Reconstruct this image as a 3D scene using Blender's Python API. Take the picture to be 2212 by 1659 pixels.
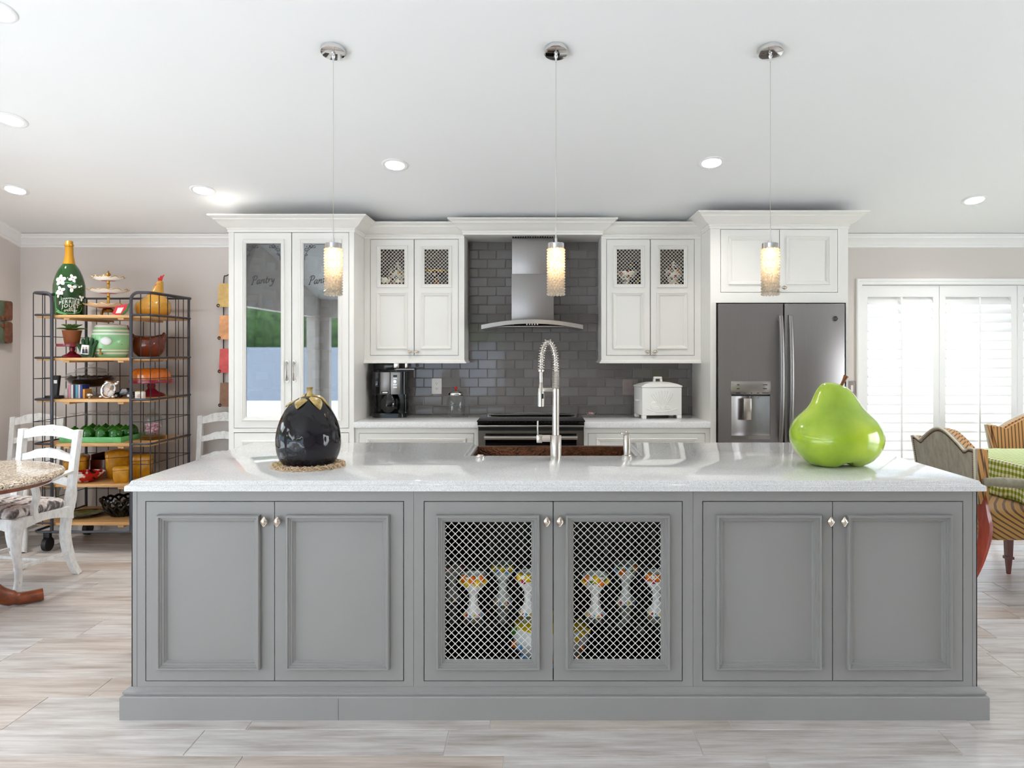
import bpy, bmesh, math, random
from mathutils import Vector, Matrix

random.seed(7)
R = math.radians
PI = math.pi
for o in list(bpy.data.objects):
    bpy.data.objects.remove(o)
SC = bpy.context.scene
COL = SC.collection

# ---------------------------------------------------------------- camera
F, CX, CY, EYE = 1600.0, 1165.0, 760.0, 1.414
cd = bpy.data.cameras.new('camera')
cam = bpy.data.objects.new('camera', cd)
COL.objects.link(cam)
cam.location = (0, 0, EYE)
cam.rotation_euler = (PI / 2, 0, 0)
cd.sensor_width = 36
cd.lens = F / 2212 * 36
cd.shift_x = (1106 - CX) / 2212
cd.shift_y = (CY - 829.5) / 2212
cd.clip_start = 0.05
SC.camera = cam

# ---------------------------------------------------------------- sky, sun, exposure
W = bpy.data.worlds.new('sky')
SC.world = W
W.use_nodes = True
wn, wl = W.node_tree.nodes, W.node_tree.links
bg = wn['Background']
tc = wn.new('ShaderNodeTexCoord')
sx = wn.new('ShaderNodeSeparateXYZ')
cr = wn.new('ShaderNodeValToRGB')
cr.color_ramp.elements[0].position = 0.0
cr.color_ramp.elements[0].color = (0.93, 0.97, 1.0, 1)
cr.color_ramp.elements[1].position = 0.8
cr.color_ramp.elements[1].color = (0.66, 0.83, 1.0, 1)
wl.new(tc.outputs['Generated'], sx.inputs[0])
wl.new(sx.outputs['Z'], cr.inputs[0])
wl.new(cr.outputs[0], bg.inputs[0])
bg.inputs[1].default_value = 3.4
sd = bpy.data.lights.new('sun', 'SUN')
sd.energy = 4.2
sd.angle = R(1.0)
sd.color = (1.0, 0.98, 0.95)
sun = bpy.data.objects.new('sun', sd)
COL.objects.link(sun)
sun.rotation_euler = (R(-20), R(-3), 0)
vs = SC.view_settings
vs.view_transform = 'Standard'
vs.look = 'None'
vs.gamma = 1
vs.exposure = 1.3
vs.use_curve_mapping = False
SC.cycles.use_denoising = True
SC.cycles.max_bounces = 10
SC.cycles.diffuse_bounces = 6
SC.cycles.glossy_bounces = 5
SC.cycles.transmission_bounces = 8
SC.cycles.transparent_max_bounces = 12
SC.cycles.caustics_reflective = False
SC.cycles.caustics_refractive = False
SC.cycles.sample_clamp_indirect = 6.0

# ---------------------------------------------------------------- helpers
def X(px, Y): return (px - CX) / F * Y
def Z(py, Y): return EYE - (py - CY) / F * Y
def at(px, py, Y): return Vector((X(px, Y), Y, Z(py, Y)))
def onz(px, py, z):
    Y = (EYE - z) * F / (py - CY)
    return Vector((X(px, Y), Y, z))
def lin(c):
    c = c / 255.0
    return c / 12.92 if c <= 0.04045 else ((c + 0.055) / 1.055) ** 2.4
def rgb(r, g, b): return (lin(r), lin(g), lin(b), 1)

MW = {}
def tag(o, label=None, cat=None, group=None, kind=None):
    if label: o['label'] = label
    if cat: o['category'] = cat
    if group: o['group'] = group
    if kind: o['kind'] = kind
    return o
def thing(name, label, cat, loc=(0, 0, 0), rz=0.0, group=None):
    o = bpy.data.objects.new(name, None)
    COL.objects.link(o)
    o.empty_display_size = 0.05
    o.location = loc
    o.rotation_euler = (0, 0, rz)
    MW[o] = Matrix.Translation(Vector(loc)) @ Matrix.Rotation(rz, 4, 'Z')
    return tag(o, label, cat, group)
def root(name, kind='structure', loc=(0, 0, 0)):
    o = bpy.data.objects.new(name, None)
    COL.objects.link(o)
    o.location = loc
    MW[o] = Matrix.Translation(Vector(loc))
    return tag(o, kind=kind)
def inst(name, me, parent, loc=(0, 0, 0), rot=(0, 0, 0), scale=None, mat=None):
    o = bpy.data.objects.new(name, me)
    COL.objects.link(o)
    if parent: o.parent = parent
    o.location = loc
    o.rotation_euler = rot
    if scale: o.scale = scale
    MW[o] = (MW[parent] if parent else Matrix()) @ Matrix.LocRotScale(Vector(loc), __import__('mathutils').Euler(rot), Vector(scale) if scale else None)
    if mat:
        o.material_slots[0].link = 'OBJECT'
        o.material_slots[0].material = mat
    return o
def copy_tree(o, parent=None):
    c = o.copy()
    COL.objects.link(c)
    c.parent = parent
    MW[c] = MW.get(o, Matrix()).copy()
    for ch in [k for k in MW if k.parent is o]:
        copy_tree(ch, c)
    return c
def dup(o, loc, rz=0.0, label=None, group=None, scale=None):
    c = copy_tree(o)
    c.location = loc
    c.rotation_euler = (0, 0, rz)
    if scale: c.scale = (scale,) * 3
    if label: c['label'] = label
    if group: c['group'] = group
    return c

class MB:
    def __init__(s):
        s.v, s.f = [], []
    def add(s, vs, fs):
        n = len(s.v)
        s.v += [Vector(p) for p in vs]
        s.f += [tuple(i + n for i in f) for f in fs]
        return s
    def box(s, x0, x1, y0, y1, z0, z1):
        if x0 > x1: x0, x1 = x1, x0
        if y0 > y1: y0, y1 = y1, y0
        if z0 > z1: z0, z1 = z1, z0
        return s.add([(x0,y0,z0),(x1,y0,z0),(x1,y1,z0),(x0,y1,z0),(x0,y0,z1),(x1,y0,z1),(x1,y1,z1),(x0,y1,z1)],
                     [(0,3,2,1),(4,5,6,7),(0,1,5,4),(1,2,6,5),(2,3,7,6),(3,0,4,7)])
    def cyl(s, p0, p1, r0, r1=None, n=16, caps=True):
        r1 = r0 if r1 is None else r1
        return s.tube([p0, p1], [r0, r1], n, caps=caps)
    def tube(s, path, r, n=8, closed=False, caps=True):
        P = [Vector(p) for p in path]
        m = len(P)
        rs = r if isinstance(r, (list, tuple)) else [r] * m
        T = []
        for i in range(m):
            a = P[(i - 1) % m] if (closed or i > 0) else P[i]
            b = P[(i + 1) % m] if (closed or i < m - 1) else P[i]
            d = b - a
            T.append(d.normalized() if d.length > 1e-9 else Vector((0, 0, 1)))
        u = T[0].orthogonal().normalized()
        vs, fs = [], []
        for i in range(m):
            u = (u - T[i] * u.dot(T[i]))
            u = u.normalized() if u.length > 1e-6 else T[i].orthogonal().normalized()
            w = T[i].cross(u)
            for k in range(n):
                a = 2 * PI * k / n
                vs.append(P[i] + (u * math.cos(a) + w * math.sin(a)) * rs[i])
        for i in range(m if closed else m - 1):
            j = (i + 1) % m
            for k in range(n):
                l = (k + 1) % n
                fs.append((i*n+k, i*n+l, j*n+l, j*n+k))
        if caps and not closed:
            fs.append(tuple(range(n - 1, -1, -1)))
            fs.append(tuple((m - 1) * n + k for k in range(n)))
        return s.add(vs, fs)
    def lathe(s, prof, n=32, c=(0, 0, 0), fn=None, cap0=True, cap1=True):
        c = Vector(c)
        vs, fs = [], []
        m = len(prof)
        for i, (r, z) in enumerate(prof):
            for k in range(n):
                a = 2 * PI * k / n
                p = Vector((r * math.cos(a), r * math.sin(a), z))
                if fn: p = fn(p, a, i / max(1, m - 1))
                vs.append(c + p)
        for i in range(m - 1):
            for k in range(n):
                l = (k + 1) % n
                fs.append((i*n+k, i*n+l, (i+1)*n+l, (i+1)*n+k))
        if cap0: fs.append(tuple(range(n - 1, -1, -1)))
        if cap1: fs.append(tuple((m - 1) * n + k for k in range(n)))
        return s.add(vs, fs)
    def ball(s, c, r, n=12, m=8, sc=(1, 1, 1)):
        c = Vector(c)
        pr = [(max(1e-4, r * math.sin(PI * i / m)), -r * math.cos(PI * i / m)) for i in range(m + 1)]
        return s.lathe(pr, n, c, lambda p, a, t: Vector((p.x * sc[0], p.y * sc[1], p.z * sc[2])))
    def prism(s, pts, a, b, plane='XZ'):
        n = len(pts)
        def q(p, d):
            if plane == 'XZ': return (p[0], d, p[1])
            if plane == 'XY': return (p[0], p[1], d)
            return (d, p[0], p[1])
        vs = [q(p, a) for p in pts] + [q(p, b) for p in pts]
        fs = [tuple(range(n)), tuple(range(2 * n - 1, n - 1, -1))]
        fs += [(i, (i + 1) % n + 0, (i + 1) % n + n, i + n)[::-1] for i in range(n)]
        return s.add(vs, fs)
    def ring(s, x0, x1, z0, z1, y, prof):
        # moulding round a rectangle in the XZ plane; prof = (inset, proud towards -Y)
        vs, fs = [], []
        for u, h in prof:
            vs += [(x0+u, y-h, z0+u), (x1-u, y-h, z0+u), (x1-u, y-h, z1-u), (x0+u, y-h, z1-u)]
        for i in range(len(prof) - 1):
            for k in range(4):
                l = (k + 1) % 4
                fs.append((i*4+k, i*4+l, i*4+4+l, i*4+4+k))
        return s.add(vs, fs)
    def sweep(s, path, prof, closed=False, caps=True):
        # horizontal moulding: path (x, y) walked with the outside on the right; prof = (out, z)
        P = [Vector((p[0], p[1])) for p in path]
        m = len(P)
        def nrm(a, b):
            d = (b - a).normalized()
            return Vector((d.y, -d.x))
        vs, fs = [], []
        for i in range(m):
            ns = []
            if closed or i > 0: ns.append(nrm(P[(i - 1) % m], P[i]))
            if closed or i < m - 1: ns.append(nrm(P[i], P[(i + 1) % m]))
            if len(ns) == 2:
                b = (ns[0] + ns[1])
                b = b / max(1e-6, b.dot(ns[0]))
            else: b = ns[0]
            for u, z in prof:
                vs.append((P[i].x + b.x * u, P[i].y + b.y * u, z))
        k = len(prof)
        for i in range(m if closed else m - 1):
            j = (i + 1) % m
            for q in range(k - 1):
                fs.append((i*k+q, j*k+q, j*k+q+1, i*k+q+1))
        if caps and not closed:
            fs.append(tuple(range(k)))
            fs.append(tuple((m - 1) * k + q for q in range(k - 1, -1, -1)))
        return s.add(vs, fs)
    def mapv(s, fn, start=0):
        for i in range(start, len(s.v)):
            s.v[i] = Vector(fn(s.v[i]))
        return s
    def mesh(s, name, mat, inv=None, smooth=False, bevel=0.0, seg=2, angle=38, solid=0.0):
        me = bpy.data.meshes.new(name)
        vs = [inv @ p for p in s.v] if inv else s.v
        me.from_pydata([tuple(p) for p in vs], [], s.f)
        bm = bmesh.new()
        bm.from_mesh(me)
        bmesh.ops.recalc_face_normals(bm, faces=bm.faces)
        if solid:
            bmesh.ops.solidify(bm, geom=bm.faces[:], thickness=solid)
            bmesh.ops.recalc_face_normals(bm, faces=bm.faces)
        if bevel > 0:
            es = [e for e in bm.edges if len(e.link_faces) == 2 and e.calc_face_angle(0) > 0.5]
            bmesh.ops.bevel(bm, geom=es, offset=bevel, segments=seg, profile=0.5, affect='EDGES', clamp_overlap=True)
        bm.to_mesh(me)
        bm.free()
        if smooth or bevel > 0:
            me.polygons.foreach_set('use_smooth', [True] * len(me.polygons))
            me.set_sharp_from_angle(angle=R(angle))
        if mat: me.materials.append(mat)
        return me
    def build(s, name, mat, parent=None, smooth=False, bevel=0.0, seg=2, angle=38, solid=0.0):
        inv = MW[parent].inverted() if parent else None
        me = s.mesh(name, mat, inv, smooth, bevel, seg, angle, solid)
        o = bpy.data.objects.new(name, me)
        COL.objects.link(o)
        o.parent = parent
        MW[o] = MW[parent].copy() if parent else Matrix()
        return o

def box(name, mat, parent, x0, x1, y0, y1, z0, z1, bevel=0.0, seg=2):
    return MB().box(x0, x1, y0, y1, z0, z1).build(name, mat, parent, bevel=bevel, seg=seg)
def curve(pts, n=8, closed=False):
    # Catmull-Rom through points
    P = [Vector(p) for p in pts]
    out = []
    m = len(P)
    for i in range(m if closed else m - 1):
        a = P[(i-1) % m] if (closed or i > 0) else P[i]
        b, c = P[i], P[(i+1) % m]
        d = P[(i+2) % m] if (closed or i < m - 2) else c
        for k in range(n):
            t = k / n
            out.append(0.5 * ((2*b) + (c-a)*t + (2*a-5*b+4*c-d)*t*t + (3*b-a-3*c+d)*t**3))
    if not closed: out.append(P[-1])
    return out
def text_mb(txt, size, depth=0.001, shear=0.0, space=1.0):
    # flat lettering in local XZ, centred, facing -Y
    cu = bpy.data.curves.new('t', 'FONT')
    cu.body = txt
    cu.size = size
    cu.shear = shear
    cu.space_character = space
    cu.align_x = 'CENTER'
    cu.align_y = 'CENTER'
    cu.extrude = depth / 2
    cu.resolution_u = 3
    o = bpy.data.objects.new('t', cu)
    COL.objects.link(o)
    dg = bpy.context.evaluated_depsgraph_get()
    me = bpy.data.meshes.new_from_object(o.evaluated_get(dg))
    m = MB()
    m.add([(v.co.x, -v.co.z, v.co.y) for v in me.vertices], [tuple(p.vertices) for p in me.polygons])
    bpy.data.objects.remove(o)
    bpy.data.meshes.remove(me)
    bpy.data.curves.remove(cu)
    return m

# ---------------------------------------------------------------- materials
class NT:
    def __init__(s, name):
        s.m = bpy.data.materials.new(name)
        s.m.use_nodes = True
        s.n, s.l = s.m.node_tree.nodes, s.m.node_tree.links
        s.p = s.n['Principled BSDF']
    def new(s, t, **kw):
        n = s.n.new('ShaderNode' + t)
        for k, v in kw.items(): setattr(n, k, v)
        return n
    def link(s, a, b): s.l.new(a, b)
    def coord(s, scale=(1, 1, 1), kind='Object', loc=(0, 0, 0)):
        t = s.new('TexCoord')
        mp = s.new('Mapping')
        mp.inputs['Scale'].default_value = scale
        mp.inputs['Location'].default_value = loc
        s.link(t.outputs[kind], mp.inputs[0])
        return mp.outputs[0]
    def noise(s, vec, scale, detail=4, rough=0.5):
        n = s.new('TexNoise')
        n.inputs['Scale'].default_value = scale
        n.inputs['Detail'].default_value = detail
        n.inputs['Roughness'].default_value = rough
        if vec is not None: s.link(vec, n.inputs['Vector'])
        return n.outputs['Fac']
    def ramp(s, fac, stops):
        r = s.new('ValToRGB')
        e = r.color_ramp.elements
        while len(e) < len(stops): e.new(0.5)
        for i, (p, c) in enumerate(stops):
            e[i].position = p
            e[i].color = c
        s.link(fac, r.inputs[0])
        return r.outputs[0]
    def mix(s, fac, a, b, mode='MIX'):
        m = s.new('Mix', data_type='RGBA', blend_type=mode)
        for v, k in ((fac, 0), (a, 6), (b, 7)):
            if hasattr(v, 'is_output') or hasattr(v, 'links'): s.link(v, m.inputs[k])
            else: m.inputs[k].default_value = v
        return m.outputs[2]
    def bump(s, h, strength=0.3, dist=0.01):
        b = s.new('Bump')
        b.inputs['Strength'].default_value = strength
        b.inputs['Distance'].default_value = dist
        s.link(h, b.inputs['Height'])
        s.link(b.outputs[0], s.p.inputs['Normal'])
    def set(s, **kw):
        for k, v in kw.items(): s.p.inputs[k.replace('_', ' ')].default_value = v
        return s
    def base(s, out): s.link(out, s.p.inputs['Base Color'])

def pm(name, c, rough=0.5, metal=0.0, spec=0.5, var=0.0, vscale=8, bump=0.0, bscale=60, coat=0.0):
    t = NT(name)
    t.set(Base_Color=c, Roughness=rough, Metallic=metal, Specular_IOR_Level=spec, Coat_Weight=coat)
    if var > 0:
        f = t.noise(t.coord(), vscale)
        a = tuple(x * (1 - var) for x in c[:3]) + (1,)
        b = tuple(min(1, x * (1 + var)) for x in c[:3]) + (1,)
        t.base(t.ramp(f, [(0.3, a), (0.7, b)]))
    if bump > 0:
        t.bump(t.noise(t.coord(), bscale), bump, 0.004)
    return t.m
def glassm(name, c=(1, 1, 1, 1), rough=0.0, ior=1.45, alpha=None):
    t = NT(name)
    t.set(Base_Color=c, Roughness=rough, IOR=ior, Transmission_Weight=1.0)
    return t.m
def thin_glass(name, tint=(0.97, 0.98, 0.98, 1), refl=1.45, gloss=0.0):
    # clear sheet: transparent with a Fresnel mirror coat, so light passes straight
    t = NT(name)
    out = t.n['Material Output']
    tr = t.new('BsdfTransparent')
    tr.inputs[0].default_value = tint
    gl = t.new('BsdfGlossy')
    gl.inputs['Roughness'].default_value = gloss
    lw = t.new('LayerWeight')
    lw.inputs[0].default_value = .5
    pw = t.new('Math', operation='POWER'); pw.inputs[1].default_value = 3.2
    t.link(lw.outputs['Facing'], pw.inputs[0])
    ma = t.new('Math', operation='MULTIPLY_ADD'); ma.inputs[1].default_value = .75
    ma.inputs[2].default_value = ((refl - 1) / (refl + 1)) ** 2
    t.link(pw.outputs[0], ma.inputs[0])
    mx = t.new('MixShader')
    t.link(ma.outputs[0], mx.inputs[0])
    t.link(tr.outputs[0], mx.inputs[1])
    t.link(gl.outputs[0], mx.inputs[2])
    t.link(mx.outputs[0], out.inputs[0])
    return t.m
def wood(name, c1, c2, scale=(1.5, 18, 18), rough=0.45, coat=0.0):
    t = NT(name)
    f = t.noise(t.coord(scale), 2.2, 6, 0.6)
    t.base(t.ramp(f, [(0.3, c1), (0.7, c2)]))
    t.set(Roughness=rough, Coat_Weight=coat)
    t.bump(f, 0.15, 0.003)
    return t.m
def steel(name, c, rough=0.3, axis='Z'):
    t = NT(name)
    sc = {'Z': (260, 260, 3), 'X': (3, 260, 260)}[axis]
    f = t.noise(t.coord(sc), 1.0, 3)
    t.base(t.ramp(f, [(0.3, tuple(x * 0.94 for x in c[:3]) + (1,)), (0.7, c)]))
    t.set(Metallic=1.0, Roughness=rough)
    t.bump(f, 0.03, 0.001)
    return t.m

M = {}
M['ceiling'] = pm('ceiling_paint', rgb(238, 238, 238), 0.9, spec=0.2)
M['trim'] = pm('trim_paint', rgb(242, 241, 240), 0.45)
M['cream'] = pm('cream_cabinet_paint', rgb(233, 230, 224), 0.35, var=0.015, vscale=3)
M['grey'] = pm('grey_island_paint', rgb(147, 145, 143), 0.38, var=0.03, vscale=2.5)
M['dark'] = pm('dark_interior', rgb(22, 21, 20), 0.6)
M['gap'] = pm('gap_black', rgb(10, 10, 10), 0.9)
M['steel'] = steel('brushed_steel', rgb(152, 148, 147), 0.34)
M['steelx'] = steel('brushed_steel_horizontal', rgb(172, 167, 162), 0.25, 'X')
M['nickel'] = pm('brushed_nickel', rgb(205, 198, 190), 0.25, 1.0)
M['chrome'] = pm('polished_chrome', rgb(225, 225, 225), 0.05, 1.0)
M['knob'] = pm('polished_nickel_knob', rgb(225, 214, 202), 0.14, 1.0)
M['black'] = pm('black_gloss', rgb(14, 14, 15), 0.12)
M['blackm'] = pm('black_matt_plastic', rgb(18, 18, 19), 0.45)
M['blackglass'] = pm('black_glass', rgb(8, 8, 9), 0.04, spec=0.6)
M['iron'] = pm('dark_iron_tube', rgb(82, 82, 88), 0.38, 0.85, bump=0.08, bscale=90)
M['ironwire'] = pm('dark_iron_wire', rgb(54, 52, 54), 0.45, 0.7)
M['white'] = pm('white_glaze', rgb(238, 236, 232), 0.2)
M['whitewire'] = pm('white_wire', rgb(232, 228, 222), 0.4)
M['plate'] = pm('white_plastic', rgb(234, 228, 224), 0.35)
M['taupeplate'] = pm('taupe_plastic', rgb(150, 136, 132), 0.35)
M['gold'] = pm('gold_paint', rgb(196, 150, 60), 0.3, 0.7)
M['brass'] = pm('aged_brass', rgb(150, 110, 52), 0.35, 0.9)
M['shelfwood'] = wood('honey_shelf_wood', rgb(196, 144, 84), rgb(222, 178, 122))
M['redwood'] = wood('polished_cherry_wood', rgb(120, 30, 8), rgb(170, 52, 16), (18, 18, 2), 0.25, 0.4)
M['darkwood'] = wood('dark_mahogany', rgb(74, 24, 12), rgb(112, 40, 20), (18, 18, 2), 0.3, 0.3)
M['footwood'] = wood('brown_pedestal_wood', rgb(96, 40, 14), rgb(150, 72, 30), (10, 10, 10), 0.3, 0.3)
M['concrete'] = pm('patio_concrete', rgb(214, 212, 208), 0.85, var=0.05, vscale=3)
M['stucco'] = pm('shaded_white_stucco', rgb(146, 154, 168), 0.9, bump=0.3, bscale=40)  # white stucco with its bluish shade put into the colour
M['hedge'] = pm('hedge_leaves', rgb(54, 80, 36), 0.6, var=0.55, vscale=5, bump=0.6, bscale=30)
M['glass'] = thin_glass('window_glass')
M['clear'] = thin_glass('clear_vessel_glass', (0.93, 0.95, 0.95, 1), 1.5)
M['crystal'] = thin_glass('cut_crystal', (0.8, 0.82, 0.83, 1), 1.7, 0.08)
M['shelfglass'] = thin_glass('green_edged_shelf_glass', (0.82, 0.9, 0.86, 1), 1.5)

def wall_mat():
    t = NT('taupe_wall_paint')
    f = t.noise(t.coord(), 90, 3)
    g = t.noise(t.coord(), 1.2, 2)
    t.base(t.ramp(g, [(0.3, rgb(214, 206, 201)), (0.7, rgb(218, 210, 205))]))
    t.set(Roughness=0.85, Specular_IOR_Level=0.2)
    t.bump(f, 0.06, 0.002)
    return t.m
M['wall'] = wall_mat()
def quartz():
    t = NT('speckled_white_quartz')
    v = t.coord()
    a = t.new('TexVoronoi'); a.inputs['Scale'].default_value = 210
    t.link(v, a.inputs['Vector'])
    b = t.new('TexVoronoi'); b.inputs['Scale'].default_value = 520
    t.link(v, b.inputs['Vector'])
    wn_ = t.new('TexWhiteNoise'); t.link(a.outputs['Position'], wn_.inputs[0])
    dot = t.ramp(a.outputs['Distance'], [(0.18, (1, 1, 1, 1)), (0.26, (0, 0, 0, 1))])
    sel = t.ramp(wn_.outputs[0], [(0.72, (0, 0, 0, 1)), (0.74, (1, 1, 1, 1))])
    mk = t.mix(1.0, dot, sel, 'MULTIPLY')
    wn2 = t.new('TexWhiteNoise'); t.link(b.outputs['Position'], wn2.inputs[0])
    basec = t.ramp(wn2.outputs[0], [(0.0, rgb(202, 201, 200)), (0.6, rgb(226, 225, 224)), (1.0, rgb(238, 238, 238))])
    t.base(t.mix(mk, basec, rgb(140, 136, 132)))
    t.set(Roughness=0.06, Specular_IOR_Level=0.5)
    return t.m
M['quartz'] = quartz()
def granite():
    t = NT('beige_granite')
    v = t.coord()
    b = t.new('TexVoronoi'); b.inputs['Scale'].default_value = 160
    t.link(v, b.inputs['Vector'])
    w2 = t.new('TexWhiteNoise'); t.link(b.outputs['Position'], w2.inputs[0])
    t.base(t.ramp(w2.outputs[0], [(0.0, rgb(70, 58, 48)), (0.12, rgb(120, 98, 78)), (0.3, rgb(190, 168, 142)), (0.7, rgb(222, 206, 186)), (1, rgb(240, 230, 216))]))
    t.set(Roughness=0.12)
    return t.m
M['granite'] = granite()
def tile_mat():
    t = NT('grey_glass_tile')
    oi = t.new('ObjectInfo')
    v = t.coord((1, 1, 1))
    f = t.noise(v, 4, 3)
    c1 = t.ramp(oi.outputs['Random'], [(0.0, rgb(112, 106, 103)), (0.5, rgb(120, 115, 113)), (1.0, rgb(130, 125, 124))])
    t.base(t.mix(0.12, c1, t.ramp(f, [(0.3, rgb(90, 86, 84)), (0.7, rgb(160, 152, 148))])))
    t.set(Roughness=0.07, Specular_IOR_Level=0.45)
    t.bump(t.noise(t.coord((9, 9, 3)), 1.6, 1), 0.25, 0.004)
    return t.m
M['tile'] = tile_mat()
M['grout'] = pm('pale_grout', rgb(168, 160, 156), 0.8)
def plank_mat():
    t = NT('whitewashed_wood_look_plank')
    oi = t.new('ObjectInfo')
    tc_ = t.new('TexCoord')
    add = t.new('VectorMath', operation='ADD')
    mul = t.new('VectorMath', operation='SCALE')
    mul.inputs[0].default_value = (37, 91, 13)
    t.link(oi.outputs['Random'], mul.inputs['Scale'])
    t.link(tc_.outputs['Object'], add.inputs[0])
    t.link(mul.outputs[0], add.inputs[1])
    mp = t.new('Mapping'); mp.inputs['Scale'].default_value = (1.1, 9, 1)
    t.link(add.outputs[0], mp.inputs[0])
    f = t.noise(mp.outputs[0], 2.6, 8, 0.62)
    mp2 = t.new('Mapping'); mp2.inputs['Scale'].default_value = (2.2, 60, 1)
    t.link(add.outputs[0], mp2.inputs[0])
    g = t.noise(mp2.outputs[0], 1.6, 4, 0.6)
    tone = t.ramp(f, [(0.30, rgb(176, 166, 158)), (0.46, rgb(204, 198, 194)), (0.62, rgb(222, 219, 216)), (0.8, rgb(196, 188, 182))])
    pink = t.ramp(oi.outputs['Random'], [(0.0, rgb(255, 255, 255)), (0.55, rgb(246, 243, 240)), (0.8, rgb(242, 234, 227)), (1.0, rgb(236, 222, 211))])
    fine = t.ramp(g, [(0.3, rgb(214, 208, 204)), (0.6, rgb(255, 255, 255))])
    c = t.mix(1.0, tone, pink, 'MULTIPLY')
    t.base(t.mix(0.55, c, fine, 'MULTIPLY'))
    t.set(Roughness=0.32, Specular_IOR_Level=0.45)
    t.bump(g, 0.08, 0.002)
    return t.m
M['plank'] = plank_mat()
M['floorgrout'] = pm('floor_grout', rgb(214, 208, 204), 0.8)
# ================================================================ the room
XL, XR, YB, YR = -4.12, 5.40, 5.88, -3.40
CK, CZ = 0.25, 2.346                       # ceiling slope and height at Y = 5.80
YRIDGE = 1.60
def ceil_z(Y):
    return CZ + CK * (5.80 - Y) if Y >= YRIDGE else CZ + CK * (5.80 - YRIDGE) - 0.20 * (YRIDGE - Y)
def on_ceiling(px, py):
    Y = (CZ + 5.80 * CK - EYE) / ((CY - py) / F + CK)
    return at(px, py, Y)

# floor: grout bed and planks laid in alternating wide and narrow courses
floor = root('floor')
box('grout_bed', M['floorgrout'], floor, XL - .2, XR + .2, YR - .2, YB + .2, -0.06, -0.0025)
WID, NAR, LEN, J = 0.266, 0.1775, 0.912, 0.0022
pcache = {}
def plank_mesh(l, w):
    k = (round(l, 3), round(w, 3))
    if k not in pcache:
        a, b, c = l / 2 - J, w / 2 - J, 0.0015
        m = MB().add([(-a,-b,-.006),(a,-b,-.006),(a,b,-.006),(-a,b,-.006),(-a,-b,-.0012),(a,-b,-.0012),(a,b,-.0012),(-a,b,-.0012),
                      (-a+c,-b+c,0),(a-c,-b+c,0),(a-c,b-c,0),(-a+c,b-c,0)],
                     [(0,1,5,4),(1,2,6,5),(2,3,7,6),(3,0,4,7),(4,5,9,8),(5,6,10,9),(6,7,11,10),(7,4,8,11),(8,9,10,11)])
        pcache[k] = m.mesh('plank', M['plank'])
    return pcache[k]
offs = {(0, 'w'): -1.098, (-1, 'n'): -1.248, (0, 'n'): -1.848, (1, 'n'): -2.441, (2, 'w'): -2.295, (3, 'w'): -2.863, (3, 'n'): -2.694, (1, 'w'): -1.55}
far_planks = MB()
rng = random.Random(3)
for k in range(-14, 8):
    for t in ('w', 'n'):
        y0 = 2.772 + k * (WID + NAR) + (WID if t == 'n' else 0)
        y1 = min(y0 + (WID if t == 'w' else NAR), YB)
        if y1 - y0 < 0.03: continue
        off = offs.get((k, t), rng.uniform(0, LEN))
        n0 = math.floor((XL - off) / LEN)
        x = off + n0 * LEN
        while x < XR:
            a, b = max(x, XL), min(x + LEN, XR)
            x += LEN
            if b - a < 0.02: continue
            if y0 > 0.5:
                inst('plank', plank_mesh(b - a, y1 - y0), floor, ((a + b) / 2, (y0 + y1) / 2, 0))
            elif y0 > YR:
                far_planks.box(a + J, b - J, y0 + J, y1 - J, -.006, 0)
tag(far_planks.build('plank_field', M['plank'], floor), kind='stuff')

# ceiling with round cut-outs for the recessed lights
LIGHTS = [(853, 356), (1537, 351), (438, 411), (2105, 432), (33, 410), (24, 259), (-8, 23)]
LPOS = [on_ceiling(*p) for p in LIGHTS]
LR = 0.066
from mathutils.geometry import tessellate_polygon
ceiling = root('ceiling')
def cpt(x, Y, up=0.0): return Vector((x, Y, ceil_z(Y) + up))
outer = [(XL - .2, YRIDGE), (XR + .2, YRIDGE), (XR + .2, YB + .2), (XL - .2, YB + .2)]
cosk = 1 / math.sqrt(1 + CK * CK)
holes = [[(p.x + LR * math.cos(2*PI*k/28), p.y + LR * cosk * math.sin(2*PI*k/28)) for k in range(28)] for p in LPOS]
polys = [[Vector((x, y, 0)) for x, y in pl] for pl in [outer] + holes]
tris = tessellate_polygon(polys)
flat = [v for pl in polys for v in pl]
mb = MB().add([cpt(v.x, v.y) for v in flat], tris)
mb.build('ceiling_panel', M['ceiling'], ceiling)
mb = MB().prism([(YB + .2, ceil_z(YB + .2) + .14), (YRIDGE, ceil_z(YRIDGE) + .14), (YR - .6, ceil_z(YR - .6) + .14),
                 (YR - .6, ceil_z(YR - .6)), (YRIDGE, ceil_z(YRIDGE)), (YRIDGE, ceil_z(YRIDGE) + .1), (YB + .2, ceil_z(YB + .2) + .1)], XL - .6, XR + .6, 'YZ')
mb.build('roof_deck', M['ceiling'], ceiling)

# walls
WINX0, WINX1, WINZ = X(1862, YB), X(1862, YB) + 4 * 0.6195, Z(616, YB)
wall_back = root('wall_back')
mb = MB().box(XL - .2, WINX0, YB, YB + .16, 0, 2.33).box(WINX0, WINX1, YB, YB + .16, WINZ, 2.33).box(WINX1, XR + .2, YB, YB + .16, 0, 2.33)
mb.build('plaster', M['wall'], wall_back)
def gable(name, x, x1, opens):
    w = root(name)
    ys = sorted({YR, YRIDGE, YB} | {y for o in opens for y in o[:2]})
    m = MB()
    for a, b in zip(ys[:-1], ys[1:]):
        z0 = 0
        for o in opens:
            if o[0] <= a and b <= o[1]: z0 = o[2]
        m.prism([(a, z0), (b, z0), (b, ceil_z(b)), (a, ceil_z(a))], x, x1, 'YZ')
    m.build('plaster', M['wall'], w)
    return w
wall_left = gable('wall_left', XL - .16, XL, [(-3.1, 1.75, 2.06), (2.5, 4.3, 2.06)])
wall_right = gable('wall_right', XR, XR + .16, [(1.0, 3.6, 2.06)])
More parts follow.
